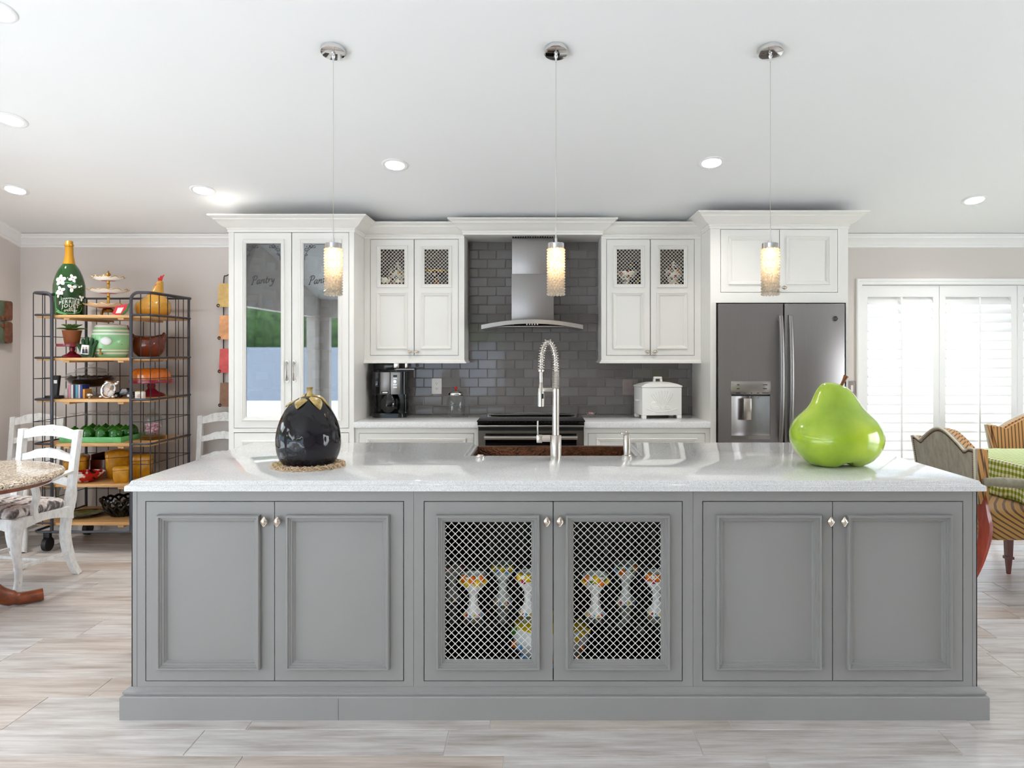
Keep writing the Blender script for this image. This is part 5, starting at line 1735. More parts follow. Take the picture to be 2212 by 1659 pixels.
MB().lathe(bprof, 40, b0).build('glass_body', M['greenglass'], bo, smooth=True, angle=60)
MB().lathe([(.0415, .374), (.034, .405), (.028, .44), (.0265, .495), (.0265, .505), (.030, .508), (.031, .520), (.027, .524), (.025, .540), (.022, .546), (.004, .547)], 28, b0).build('foil', M['foil'], bo, smooth=True)
def wrap(m, c, zoff, xoff=0, r_add=.0008):
    def fn(p):
        z = p.z + zoff
        r = .103
        for (r0, z0), (r1, z1) in zip(bprof[:-1], bprof[1:]):
            if z0 <= z <= z1: r = r0 + (r1 - r0) * (z - z0) / max(1e-6, z1 - z0)
        a = (p.x + xoff + .055) / .103
        rr_ = r + r_add - p.y
        return (c.x + rr_ * math.sin(a), c.y - rr_ * math.cos(a), c.z + z)
    return m.mapv(fn)
for txt, sz, zo, sp in (('CHAMPAGNE', .020, .122, 1.0), ('PERRIER-', .034, .098, 1.15), ('JOUËT', .034, .070, 1.15), ('2002', .013, .050, 1), ('EPERNAY', .019, .036, 1.1)):
    t = text_mb(txt, sz, .0006, 0, sp)
    t.mapv(lambda p: (p.x, p.y, p.z - 2.2 * p.x * p.x))
    wrap(t, b0, zo, .012).build('lettering', M['petal'], bo)
t = text_mb('Brut', .012, .0006)
wrap(t, b0, .014, -.042).build('lettering', M['petal'], bo)
fl = MB()
def flat_ball(m, x, z, rx, rz_, rot=0):
    q = MB().ball((0, 0, 0), 1, 14, 8)
    c_, s_ = math.cos(rot), math.sin(rot)
    m.add([(x + (v.x * rx * c_ - v.z * rz_ * s_), v.y * .0022, z + (v.x * rx * s_ + v.z * rz_ * c_)) for v in q.v], q.f)
petals, cen, stm = [], MB(), MB()
for x, z, R_, k in ((-.056, .252, .034, 5), (.028, .268, .026, 4), (-.052, .178, .027, 4), (.020, .200, .027, 3), (.078, .212, .015, 2), (-.068, .150, .020, 3), (.088, .130, .020, 3)):
    for i in range(k):
        an = 2 * PI * i / k + .4
        f_ = MB()
        flat_ball(f_, x + R_ * .62 * math.cos(an), z + R_ * .62 * math.sin(an), R_ * .62, R_ * .42, an)
        petals.append(f_)
    flat_ball(cen, x, z, R_ * .18, R_ * .18)
for f_ in petals: wrap(f_, b0, 0).build('petal', M['petal'], bo, smooth=True)
cen.mapv(lambda p: (p.x, p.y - .0015, p.z))
wrap(cen, b0, 0).build('flower_hearts', M['petalgold'], bo, smooth=True)
for path in ([(-.085, .03), (-.092, .10), (-.09, .17), (-.07, .22), (-.03, .235), (.02, .232), (.07, .215)], [(.018, .22), (.012, .232), (.03, .245)], [(-.085, .05), (-.06, .03), (-.02, .018), (.03, .016), (.075, .03), (.09, .06)]):
    stm.tube(curve([(x, 0, z) for x, z in path], 5), .0018, 5)
for x, z, a_ in ((-.06, .02, -.3), (-.075, .03, .4), (-.035, .012, -.6), (-.02, .008, -.4)):
    flat_ball(stm, x, z, .016, .006, a_)
wrap(stm, b0, 0).build('painted_stems', M['stemgreen'], bo, smooth=True)

# three tier stand
def scallop(n, amp):
    return lambda p, a, t: Vector((p.x * (1 + .04 * math.cos(n * a) * t), p.y * (1 + .04 * math.cos(n * a) * t), p.z + amp * t * t * math.cos(n * a)))
s0 = spot(234, 0, 5.45)
ts = thing('tiered_stand', 'three tier white scalloped cake stand with gold column on the rack top', 'stand', s0)
zs = [.062, .170, .262]
rs = [.155, .135, .108]
M['redunder'] = pm('red_underglaze', rgb(168, 30, 44), .3)
for z, r in zip(zs, rs):
    pl3 = MB().lathe([(.012, z), (r * .45, z), (r * .75, z + .008), (r, z + .022), (r * .98, z + .0255), (r * .72, z + .013), (.012, z + .006)], 48, s0, scallop(10, .006)).build('plate', M['white'], ts, smooth=True, angle=60)
    MB().tube([s0 + Vector((r * .99 * (1 + .04 * math.cos(10 * a)) * math.cos(a), r * .99 * (1 + .04 * math.cos(10 * a)) * math.sin(a), z + .0245 + .0055 * math.cos(10 * a))) for a in [2 * PI * i / 90 for i in range(90)]], .0028, 5, closed=True).build('gilt_rim', M['gold'], pl3, smooth=True)
    MB().lathe([(.01, z - .002), (r * .42, z - .002), (r * .44, z)], 28, s0).build('foot_disc', M['redunder'], pl3, smooth=True)
for z0, z1 in ((zs[0] + .006, zs[1] - .002), (zs[1] + .006, zs[2] - .002)):
    h = z1 - z0
    MB().lathe([(.02, z0), (.018, z0 + .012), (.009, z0 + h * .35), (.0085, z0 + h * .6), (.013, z0 + h * .72), (.008, z0 + h * .8), (.011, z1)], 18, s0).build('column', M['gold'], ts, smooth=True)
MB().lathe([(.010, zs[2] + .006), (.006, zs[2] + .016), (.011, zs[2] + .024), (.006, zs[2] + .03), (.017, zs[2] + .044), (.014, zs[2] + .054), (.004, zs[2] + .062), (.007, zs[2] + .068), (.001, zs[2] + .076)], 10, s0).build('finial', M['brass'], ts, smooth=True)
m = MB().lathe([(.03, .03), (.035, .05), (.02, .061)], 16, s0)
for k in range(3):
    an = 2 * PI * k / 3 + .5
    m.tube(curve([s0 + Vector((.02 * math.cos(an), .02 * math.sin(an), .04)), s0 + Vector((.055 * math.cos(an), .055 * math.sin(an), .05)), s0 + Vector((.085 * math.cos(an), .085 * math.sin(an), .022)), s0 + Vector((.075 * math.cos(an), .075 * math.sin(an), .007))], 5), .0068, 6)
m.build('base', M['brass'], ts, smooth=True)

# watermelon photo frame
w0 = spot(258, 0, 5.30)
wf = thing('watermelon_frame', 'small red and green watermelon slice photo frame on the rack top', 'frame', w0, R(20))
T = MW[wf]
m = MB().prism([(-.05, .004)] + [(.05 * math.cos(a) - .004, .05 + .046 * math.sin(a)) for a in [PI * 1.05 + PI * .95 * i / 10 for i in range(11)]] + [(.052, .086), (-.02, .07)], 0, .014)
M['melonred'] = pm('watermelon_red', rgb(206, 40, 62), .3)
M['melongreen'] = pm('watermelon_rind', rgb(36, 112, 40), .3)
sq = [(-.046, .012), (-.02, .001), (.012, .006), (.040, .040), (.056, .084), (.02, .078), (-.022, .066)]
MB().prism(sq, 0, .012).mapv(lambda v: T @ v).build('frame', M['melonred'], wf)
MB().prism([(.004, .0005), (.020, .0005), (.048, .036), (.066, .088), (.056, .086), (.040, .042)], -.002, .03).mapv(lambda v: T @ v).build('rind', M['melongreen'], wf)
MB().prism([(-.024, .014), (.008, .016), (.028, .058), (-.010, .054)], -.002, .0).mapv(lambda v: T @ v).build('photo', M['petal'], wf)

# gourd hen
g0 = spot(331, 0, 5.63)
gh = thing('gourd_hen', 'speckled yellow gourd hen with red comb on the rack top', 'ornament', g0)
def speckle(name, c, d, scale=60, amt=.3):
    t = NT(name)
    v = t.new('TexVoronoi'); v.inputs['Scale'].default_value = scale
    t.link(t.coord(), v.inputs['Vector'])
    t.base(t.mix(t.ramp(v.outputs['Distance'], [(.12, (1, 1, 1, 1)), (.2, (0, 0, 0, 1))]), c, d))
    t.set(Roughness=.25, Coat_Weight=.4)
    return t.m
M['gourd'] = speckle('speckled_ochre_gourd', rgb(210, 156, 56), rgb(120, 78, 30))
cp = curve([(.06, 0, 0), (.105, 0, .02), (.125, 0, .062), (.118, 0, .105), (.090, 0, .138), (.060, 0, .168), (.042, 0, .205), (.030, 0, .245), (.024, 0, .268), (.010, 0, .280), (.001, 0, .281)], 4)
MB().lathe([(max(.001, p.x), p.z) for p in cp], 32, g0, lambda p, a, t: Vector((p.x + .055 * max(0, p.z - .10) / .18, p.y, p.z))).build('body', M['gourd'], gh, smooth=True, angle=70)
M['redgloss2'] = pm('red_comb', rgb(208, 30, 36), .3)
m = MB()
for i, (dx_, dz) in enumerate(((-.012, .030), (.004, .045), (.020, .052))):
    m.tube(curve([g0 + Vector((.052 + dx_ * .3, 0, .274)), g0 + Vector((.052 + dx_ * .8, 0, .274 + dz * .6)), g0 + Vector((.056 + dx_ * 1.4, 0, .274 + dz))], 4), [.008, .008, .0078, .0075, .007, .006, .005, .004, .002], 8)
m.build('comb', M['redgloss2'], gh, smooth=True)
MB().ball(g0 + Vector((.036, -.026, .235)), .012, 8, 6, (.6, .5, 1.6)).build('wattle', M['redgloss2'], gh, smooth=True)

# --- second shelf
M['redglass'] = pm('cranberry_pressed_glass', rgb(150, 34, 52), .08, coat=.6, bump=.6, bscale=70)
def cake_stand(label, c, r, h):
    t = thing('cake_stand', label, 'stand', c, group='cranberry glass cake stands')
    MB().lathe([(r * .62, 0), (r * .66, h * .06), (r * .6, h * .16), (r * .3, h * .30), (r * .16, h * .45), (r * .20, h * .62), (r * .17, h * .74), (r * .36, h * .84)], 32, c, lambda p, a, q: p * 1.0).build('foot', M['redglass'], t, smooth=True)
    MB().lathe([(r * .30, h * .84), (r * .96, h * .84), (r, h * .80), (r * 1.01, h * .86), (r, h), (r * .97, h * .93), (.01, h * .93)], 44, c, lambda p, a, q: Vector((p.x * (1 + .012 * math.cos(24 * a)), p.y * (1 + .012 * math.cos(24 * a)), p.z))).build('plate', M['redglass'], t, smooth=True)
    return t
k0 = spot(156, 1, 5.40)
kh = U(768 - 738.5, 5.4)
cake_stand('cranberry glass cake stand carrying the potted succulent', k0, U(30.5, 5.4), kh)
pz = Vector((k0.x - .002, k0.y, k0.z + kh * .93 + .001))
pp = thing('potted_succulent', 'green succulent in a small terracotta pot on the cake stand', 'plant', pz)
M['terracotta'] = pm('terracotta', rgb(164, 92, 52), .7, var=.12, vscale=20)
MB().lathe([(.046, 0), (.060, .085), (.064, .105), (.058, .105), (.054, .09)], 26, pz).build('pot', M['terracotta'], pp, smooth=True)
MB().lathe([(.01, .092), (.055, .092)], 20, pz).build('soil', M['footwood'], pp)
M['succ'] = pm('succulent_leaf', rgb(110, 142, 78), .45, var=.25, vscale=30)
lf = []
for i in range(9):
    t_ = i / 8
    w_ = .018 * math.sin(PI * min(1, .25 + t_ * .75)) ** .8
    lf.append((t_ * .085, w_, .010 * math.sin(t_ * 2.2)))
m = MB().add([(x, s * w_, z + .006 * abs(s)) for x, w_, z in lf for s in (-1, 0, 1)], [(i*3+j, i*3+j+1, i*3+j+4, i*3+j+3) for i in range(8) for j in range(2)])
LEAF = m.mesh('leaf', M['succ'], smooth=True, solid=.003)
for ring_, (n_, el, s_) in enumerate(((9, -.05, 1.15), (8, -.5, .95), (6, -.95, .7), (4, -1.3, .5))):
    for i in range(n_):
        inst('leaf', LEAF, pp, (0, 0, .098), (0, el, 2 * PI * i / n_ + ring_ * .4), (s_,) * 3)
# cactus frame
c0 = spot(186, 1, 5.255)
cf = thing('cactus_frame', 'dark green cactus photo frame with couple portrait beside the barrel', 'frame', c0)
M['cactus'] = pm('dark_green_cactus', rgb(24, 72, 30), .4, bump=.5, bscale=60)
m = MB()
for i, (dx_, h_, tl) in enumerate(((-.036, .105, -.03), (-.018, .135, -.012), (.002, .150, 0), (.022, .142, .014), (.038, .125, .03))):
    m.tube([c0 + Vector((dx_ * .8, .018, .006)), c0 + Vector((dx_ + tl * .3, .014, h_ * .6)), c0 + Vector((dx_ + tl, .012, h_ - .01)), c0 + Vector((dx_ + tl, .012, h_))], [.013, .014, .012, .005], 8)
m.build('cactus_arms', M['cactus'], cf, smooth=True)
MB().prism([(c0.x - .034, c0.z + .028), (c0.x + .018, c0.z + .022), (c0.x + .026, c0.z + .088), (c0.x - .024, c0.z + .092)], c0.y - .012, c0.y + .005).build('photo', M['petal'], cf)
M['suit'] = pm('photo_dark_blue', rgb(36, 40, 66), .6)
M['skin'] = pm('photo_skin', rgb(196, 148, 120), .6)
for dx_, mt in ((-.012, 'suit'), (.009, 'blackm')):
    MB().prism([(c0.x + dx_ - .010, c0.z + .03), (c0.x + dx_ + .010, c0.z + .03), (c0.x + dx_ + .007, c0.z + .062), (c0.x + dx_ - .007, c0.z + .062)], c0.y - .0135, c0.y - .012).build('printed_figure', M[mt], cf)
    MB().cyl((c0.x + dx_, c0.y - .012, c0.z + .070), (c0.x + dx_, c0.y - .0138, c0.z + .070), .0065, n=12).build('printed_face', M['skin'], cf)
# barrel dispenser
d0 = spot(240, 1, 5.40)
bd = thing('barrel_dispenser', 'pale green ceramic barrel drink dispenser with brass tap', 'dispenser', d0)
def barrel():
    t = NT('banded_green_glaze')
    tc_ = t.new('TexCoord'); s = t.new('SeparateXYZ'); t.link(tc_.outputs['Object'], s.inputs[0])
    mr = t.new('MapRange'); mr.inputs[1].default_value = 0; mr.inputs[2].default_value = .232
    t.link(s.outputs['Z'], mr.inputs[0])
    G1, Wt, Gd = rgb(150, 208, 152), rgb(240, 240, 232), rgb(196, 170, 110)
    r_ = t.ramp(mr.outputs[0], [(0, G1), (.10, G1), (.105, Wt), (.15, Wt), (.155, G1), (.20, G1), (.205, Wt), (.24, Gd), (.25, G1), (.70, G1), (.705, Wt), (.75, Wt), (.755, G1), (.80, G1), (.805, Wt), (.86, Gd), (.87, G1), (.93, G1), (.935, Wt)])
    r_.node.color_ramp.interpolation = 'CONSTANT'
    t.base(r_); t.set(Roughness=.2, Coat_Weight=.3)
    return t.m
M['barrel'] = barrel()
cp = curve([(.098, 0, 0), (.108, 0, .02), (.126, 0, .08), (.130, 0, .12), (.124, 0, .165), (.108, 0, .218), (.102, 0, .232)], 5)
MB().lathe([(p.x, p.z) for p in cp], 44, d0).build('body', M['barrel'], bd, smooth=True, angle=60)
MB().lathe([(.10, .232), (.094, .238), (.03, .244), (.012, .246), (.012, .256), (.004, .26)], 30, d0).build('lid', M['white'], bd, smooth=True)
RB = Matrix.Rotation(.5, 3, 'Z')
MB().ball(d0 + RB @ Vector((-.03, -.122, .118)), .034, 16, 10, (1.25, .55, .9)).build('floral_panel', M['petal'], bd, smooth=True)
M['tinyflower'] = pm('small_pink_flower', rgb(170, 96, 80), .4)
for i in range(6):
    MB().ball(d0 + RB @ Vector((.035 + .016 * (i % 3), -.119 + .006 * (i % 3), .095 + .024 * (i // 3))), .006, 8, 5, (1, .4, 1)).build('painted_flower', M['tinyflower'], bd, smooth=True)
tp = MB().cyl(d0 + RB @ Vector((-.055, -.10, .028)), d0 + RB @ Vector((-.062, -.165, .028)), .009, n=12)
tp.cyl(d0 + RB @ Vector((-.062, -.152, .024)), d0 + RB @ Vector((-.062, -.152, .058)), .007, .005, 10)
tp.ball(d0 + RB @ Vector((-.062, -.152, .062)), .012, 8, 5, (1, 1, .4))
tp.build('tap', M['brass'], bd, smooth=True)
# rooster bowl
r0 = spot(321, 1, 5.60)
rb = thing('rooster_bowl', 'glossy brown ceramic rooster bowl with red comb', 'bowl', r0)
M['brownglaze'] = pm('chestnut_glaze', rgb(112, 38, 16), .1, var=.35, vscale=9, coat=.6)
cp = curve([(.055, 0, 0), (.075, 0, .008), (.106, 0, .045), (.118, 0, .09), (.114, 0, .128), (.104, 0, .150)], 5)
pr_ = [(p.x, p.z) for p in cp]
MB().lathe(pr_ + [(r - .010, z) for r, z in pr_[::-1]], 40, r0, lambda p, a, q: Vector((p.x, p.y, p.z + (.022 * max(0, math.cos(a)) ** 3 + .016 * max(0, -math.cos(a)) ** 3) * (p.z > .08)))).build('bowl', M['brownglaze'], rb, smooth=True, angle=70)
m = MB().tube(curve([r0 + Vector((-.09, 0, .12)), r0 + Vector((-.125, -.005, .155)), r0 + Vector((-.150, -.01, .185)), r0 + Vector((-.168, -.012, .200))], 5), [.034, .032, .030, .028, .026, .025, .024, .023, .023, .023, .024, .025, .026, .025, .022, .018], 12)
m.build('neck', M['brownglaze'], rb, smooth=True)
m = MB()
for i in range(5):
    m.tube([r0 + Vector((-.178 + .014 * i, -.012, .212)), r0 + Vector((-.186 + .017 * i, -.012, .242 - .004 * abs(i - 2)))], [.008, .004], 7)
m.ball(r0 + Vector((-.178, -.02, .176)), .014, 8, 6, (.7, .5, 1.3))
m.build('comb', M['redgloss2'], rb, smooth=True)
MB().cyl(r0 + Vector((-.182, -.012, .196)), r0 + Vector((-.208, -.014, .190)), .008, .001, 8).build('beak', M['foil'], rb, smooth=True)
MB().tube([r0 + Vector((.10, 0, .125)), r0 + Vector((.118, 0, .160)), r0 + Vector((.116, 0, .188))], [.03, .022, .006], 10).build('tail', M['brownglaze'], rb, smooth=True)

# --- third shelf
j0 = spot(196, 2, 5.57)
JZ = lambda v: (v.x, v.y, j0.z + (v.z - j0.z) * .88)
gj = thing('glass_bowl_jar', 'wide lidded glass bowl on a foot filled with dark coffee beans', 'jar', j0)
cp = curve([(.03, 0, .075), (.09, 0, .085), (.145, 0, .118), (.166, 0, .158), (.150, 0, .195), (.105, 0, .212), (.098, 0, .222)], 6)
MB().lathe([(.07, 0), (.074, .006), (.05, .02), (.02, .045), (.024, .07)] , 30, j0).mapv(JZ).build('foot', M['clear'], gj, smooth=True)
MB().lathe([(p.x, p.z) for p in cp], 44, j0, cap1=False).mapv(JZ).build('bowl', M['clear'], gj, smooth=True, angle=60)
MB().lathe([(.106, .222), (.108, .228), (.09, .238), (.04, .248), (.012, .252), (.010, .262), (.022, .268), (.018, .276), (.002, .279)], 36, j0).mapv(JZ).build('lid', M['clear'], gj, smooth=True)
M['bean'] = pm('dark_coffee_bean', rgb(36, 20, 18), .3)
m = MB().lathe([(.02, .080), (.085, .089), (.138, .120), (.155, .150), (.150, .160), (.02, .168)], 32, j0)
brn = random.Random(2)
for i in range(130):
    an, q = brn.uniform(0, 6.28), brn.uniform(.3, 1)
    m.ball(j0 + Vector((.146 * q * math.cos(an), .146 * q * math.sin(an), .160 + brn.uniform(0, .012))), .013, 6, 4, (1, .8, .7))
tag(m.mapv(JZ).build('beans', M['bean'], gj, smooth=True), kind='stuff')
ph0 = spot(117, 2, 5.30)
tel = thing('cordless_phone', 'black cordless phone standing upright in its charging cradle', 'phone', ph0)
MB().prism(rr(ph0.x - .05, ph0.x + .05, ph0.y - .035, ph0.y + .045, .02), ph0.z, ph0.z + .022, 'XY').build('cradle', M['blackm'], tel, bevel=.002)
m = MB().box(ph0.x - .018, ph0.x + .026, ph0.y - .012, ph0.y + .016, ph0.z + .015, ph0.z + .165)
hs = m.mapv(lambda v: (v.x, v.y + (v.z - ph0.z) * .15, v.z)).build('handset', M['blackm'], tel, bevel=.005)
box('screen', M['lens'] if False else M['petal'], hs, ph0.x - .010, ph0.x + .018, ph0.y + .003, ph0.y + .006, ph0.z + .108, ph0.z + .132)
for i in range(12):
    x, z = ph0.x - .010 + .011 * (i % 3), ph0.z + .04 + .015 * (i // 3)
    box('key', M['taupeplate'], hs, x, x + .008, ph0.y - .0095 + (z - ph0.z) * .15, ph0.y - .006 + (z - ph0.z) * .15, z, z + .008)
bk_cols = [((226, 150, 170), 'pink'), ((236, 236, 236), 'white'), ((70, 60, 90), 'dark purple'), ((96, 176, 206), 'light blue'), ((222, 206, 212), 'pale pink'), ((44, 60, 140), 'navy blue'), ((226, 160, 70), 'orange')]
bx_ = X(147.5, 5.33)
for (cc, nm), w in zip(bk_cols, (5, 6, 4, 6, 5, 5, 5.5)):
    ww = U(w, 5.33)
    hh = .098 if nm != 'orange' else .066
    b_ = thing('book', 'thin upright ' + nm + ' book in the short row on the rack', 'book', (bx_ + ww / 2, 5.37, SH[2] + .0005), group='books on the rack')
    mt = pm('book_' + nm.replace(' ', '_'), rgb(*cc), .5)
    y0, y1, z0 = 5.33, 5.41, SH[2] + .0005
    MB().box(bx_, bx_ + .0012, y0, y1, z0, z0 + hh).box(bx_ + ww - .0016, bx_ + ww - .0004, y0, y1, z0, z0 + hh).box(bx_, bx_ + ww - .0004, y0, y0 + .0012, z0, z0 + hh).build('cover', mt, b_)
    box('pages', M['petal'], b_, bx_ + .0012, bx_ + ww - .0016, y0 + .0012, y1 - .003, z0 + .002, z0 + hh - .002)
    bx_ += ww
s_ = Vector((X(142, 5.35), 5.36, SH[2] + .0005))
be = thing('cat_bookend', 'small white cat shaped bookend at the pink book', 'bookend', s_)
MB().lathe([(.016, 0), (.021, .012), (.018, .035), (.012, .046), (.014, .055), (.013, .064), (.004, .070)], 16, s_).build('body', M['white'], be, smooth=True)
MB().tube([s_ + Vector((-.006, 0, .064)), s_ + Vector((-.009, 0, .076))], [.006, .001], 6).tube([s_ + Vector((.006, 0, .064)), s_ + Vector((.009, 0, .076))], [.006, .001], 6).build('ears', M['white'], be)
s_ = Vector((X(194, 5.33), 5.33, SH[2] + .0005))
be = thing('silver_egg', 'small polished silver egg on tiny feet at the orange book', 'ornament', s_)
MB().ball(s_ + Vector((0, 0, .024)), .022, 16, 10, (1.15, 1, .9)).build('body', M['chrome'], be, smooth=True)
MB().lathe([(.014, 0), (.016, .003), (.008, .007)], 14, s_).build('foot', M['chrome'], be, smooth=True)
f0 = spot(231, 2, 5.33)
sf_ = thing('silver_photo_frame', 'ornate silver photo frame with figures leaning on the rack shelf', 'frame', f0, R(-10))
T = MW[sf_]
m = MB().tube([(.052 * math.cos(a), 0, .062 + .055 * math.sin(a)) for a in [2 * PI * i / 24 for i in range(24)]], .010, 8, closed=True)
m.ball((-.05, -.004, .012), .014, 8, 6).ball((.05, -.004, .012), .014, 8, 6).ball((-.02, -.002, .118), .016, 8, 6, (1.4, .6, .8)).ball((.055, -.002, .108), .016, 8, 6, (1.2, .6, .9)).ball((.07, -.002, .120), .01, 8, 6)
m.mapv(lambda v: T @ Vector((v.x, v.y + .22 * v.z, max(0, v.z))))
m.build('frame', M['chrome'], sf_, smooth=True)
def photo_mat():
    t = NT('family_photo_print')
    v = t.new('TexVoronoi'); v.inputs['Scale'].default_value = 34
    t.link(t.coord(), v.inputs['Vector'])
    s = t.new('SeparateColor'); t.link(v.outputs['Color'], s.inputs[0])
    t.base(t.ramp(s.outputs[0], [(0, rgb(60, 110, 190)), (.3, rgb(220, 180, 150)), (.6, rgb(236, 232, 226)), (1, rgb(150, 120, 90))]))
    return t.m
M['photo'] = photo_mat()
MB().lathe([(.044, 0), (.044, .003)], 24).mapv(lambda v: T @ Vector((v.x, v.z + .003 + .22 * (.062 + v.y * 1.05), .062 + v.y * 1.05))).build('photo', M['photo'], sf_)
# toy car
c0 = spot(269, 2, 5.38)
tc0 = thing('toy_car', 'black vintage model car with white wheels on the rack', 'toy car', c0)
m = MB().prism([(-.07, .018), (-.07, .036), (-.03, .044), (-.014, .070), (.030, .074), (.052, .046), (.066, .042), (.070, .018)], -.026, .026)
m.mapv(lambda v: c0 + Vector((v.x, v.y, v.z))).build('body', M['black'], tc0, bevel=.006)
MB().prism([(-.012, .046), (-.004, .066), (.026, .068), (.034, .046)], -.0268, .0268).mapv(lambda v: c0 + v).build('windows', M['taupeplate'], tc0)
for dx_ in (-.045, .045):
    for dy_ in (-.026, .026):
        w_ = MB().cyl(c0 + Vector((dx_, dy_ - .005, .0175)), c0 + Vector((dx_, dy_ + .005, .0175)), .017, n=18).build('wheel', M['blackm'], tc0, smooth=True)
        MB().cyl(c0 + Vector((dx_, dy_ - .0058, .0175)), c0 + Vector((dx_, dy_ + .0058, .0175)), .0095, n=16).build('hub', M['petal'], w_, smooth=True)
c0 = Vector((X(303, 5.3), 5.30, SH[2] + .0005))
wb = thing('white_gift_box', 'small white printed box with gold top beside the model car', 'box', c0)
box('carton', M['petal'], wb, c0.x - .028, c0.x + .028, c0.y - .02, c0.y + .02, c0.z, c0.z + .048, .002)
box('print', M['photo'], wb, c0.x - .014, c0.x + .010, c0.y - .0206, c0.y - .0198, c0.z + .01, c0.z + .034)
box('ribbon', M['gold'], wb, c0.x - .029, c0.x + .029, c0.y - .006, c0.y + .006, c0.z + .048, c0.z + .053)
k0 = spot(327, 2, 5.60)
kh = U(862 - 826, 5.6)
cake_stand('cranberry glass cake stand carrying the orange bundt cake', k0, U(43, 5.6), kh)
z0 = k0 + Vector((-.004, 0, kh * .93 + .001))
bc = thing('bundt_mold', 'glossy orange fluted bundt cake mold on the cake stand', 'cake', z0)
M['orangeglaze'] = pm('burnt_orange_glaze', rgb(224, 118, 30), .15, var=.3, vscale=16, coat=.5)
cp = curve([(.138, 0, 0), (.140, 0, .02), (.134, 0, .055), (.118, 0, .080), (.090, 0, .092), (.055, 0, .085), (.035, 0, .06), (.030, 0, .03)], 4)
MB().lathe([(p.x, p.z) for p in cp], 80, z0, lambda p, a, q: Vector((p.x * (1 + .035 * abs(math.sin(8 * a)) - .03), p.y * (1 + .035 * abs(math.sin(8 * a)) - .03), p.z))).build('ring', M['orangeglaze'], bc, smooth=True, angle=70)

# --- fourth shelf
tx0_, tx1_ = X(129, 5.28), X(262, 5.28)
tr = thing('serving_tray', 'rectangular mint green serving tray full of upturned wine glasses', 'tray', ((tx0_ + tx1_) / 2, 5.42, SH[3]))
M['mint'] = pm('mint_green_lacquer', rgb(110, 190, 118), .35, var=.12, vscale=30)
z = SH[3] + .0005
m = MB().box(tx0_, tx1_, 5.275, 5.60, z, z + .006)
m.box(tx0_, tx1_, 5.275, 5.283, z + .006, z + .038).box(tx0_, tx1_, 5.592, 5.60, z + .006, z + .038).box(tx0_, tx0_ + .008, 5.283, 5.592, z + .006, z + .038).box(tx1_ - .008, tx1_, 5.283, 5.592, z + .006, z + .038)
m.build('tray_body', M['mint'], tr)
def green_clear():
    t = NT('green_wine_glass')
    t.set(Base_Color=rgb(34, 120, 24), Roughness=.05, Coat_Weight=.5)
    t.p.inputs['Transmission Weight'].default_value = .35
    return t.m
M['greenbowl'] = green_clear()
proto = None
gz = z + .0065
cols = [X(q, 5.34) for q in (162, 193, 225, 256)]
for r_, yy in enumerate((5.33, 5.44, 5.545)):
    for i in range(4):
        xx = tx0_ + .075 + .098 * i + (.012 if r_ % 2 else 0)
        if xx + .045 > tx1_: xx = tx1_ - .052
        if proto is None:
            proto = thing('wine_glass', 'upturned green bowled wine glass with clear stem on the mint tray', 'glass', (xx, yy, gz), group='upturned wine glasses on the tray')
            o = Vector((xx, yy, gz))
            MB().lathe([(.034, 0), (.036, .0), (.043, .03), (.044, .055), (.038, .075), (.022, .092), (.008, .100), (.005, .106)], 24, o, cap0=False).build('bowl', M['greenbowl'], proto, smooth=True)
            MB().lathe([(.005, .104), (.0042, .125), (.004, .16), (.006, .186), (.014, .192), (.035, .197), (.035, .199), (.001, .200)], 22, o).build('stem', M['clear'], proto, smooth=True)
        else:
            dup(proto, (xx, yy, gz))
j0 = spot(331, 3, 5.50)
gp = thing('plate_stack', 'stack of three golden amber plates under the candy jar', 'plates', j0)
for i in range(3):
    MB().lathe([(.06, .001 + i * .009), (.084, .006 + i * .009), (.085, .008 + i * .009), (.06, .005 + i * .009), (.01, .0045 + i * .009)], 36, j0).build('plate', M['foil'], gp, smooth=True)
j1 = j0 + Vector((0, 0, .0285))
cj = thing('candy_jar', 'tall clear glass candy jar of pink sweets with pointed lid', 'jar', j1)
MB().lathe([(.052, 0), (.058, .004), (.060, .02), (.060, .125), (.052, .138), (.050, .142)], 28, j1, cap1=False).build('vessel', M['clear'], cj, smooth=True)
MB().lathe([(.055, .142), (.057, .148), (.044, .156), (.02, .163), (.010, .168), (.016, .178), (.012, .188), (.005, .195), (.002, .200)], 26, j1).build('lid', M['clear'], cj, smooth=True)
m = MB()
for i in range(70):
    an, q = brn.uniform(0, 6.28), math.sqrt(brn.uniform(0, 1))
    m.ball(j1 + Vector((.048 * q * math.cos(an), .048 * q * math.sin(an), .012 + brn.uniform(0, .075))), .011, 6, 5, (1.2, .8, .8))
tag(m.build('sweets', pm('pink_white_sweets', rgb(226, 170, 180), .3, var=.35, vscale=45), cj, smooth=True), kind='stuff')

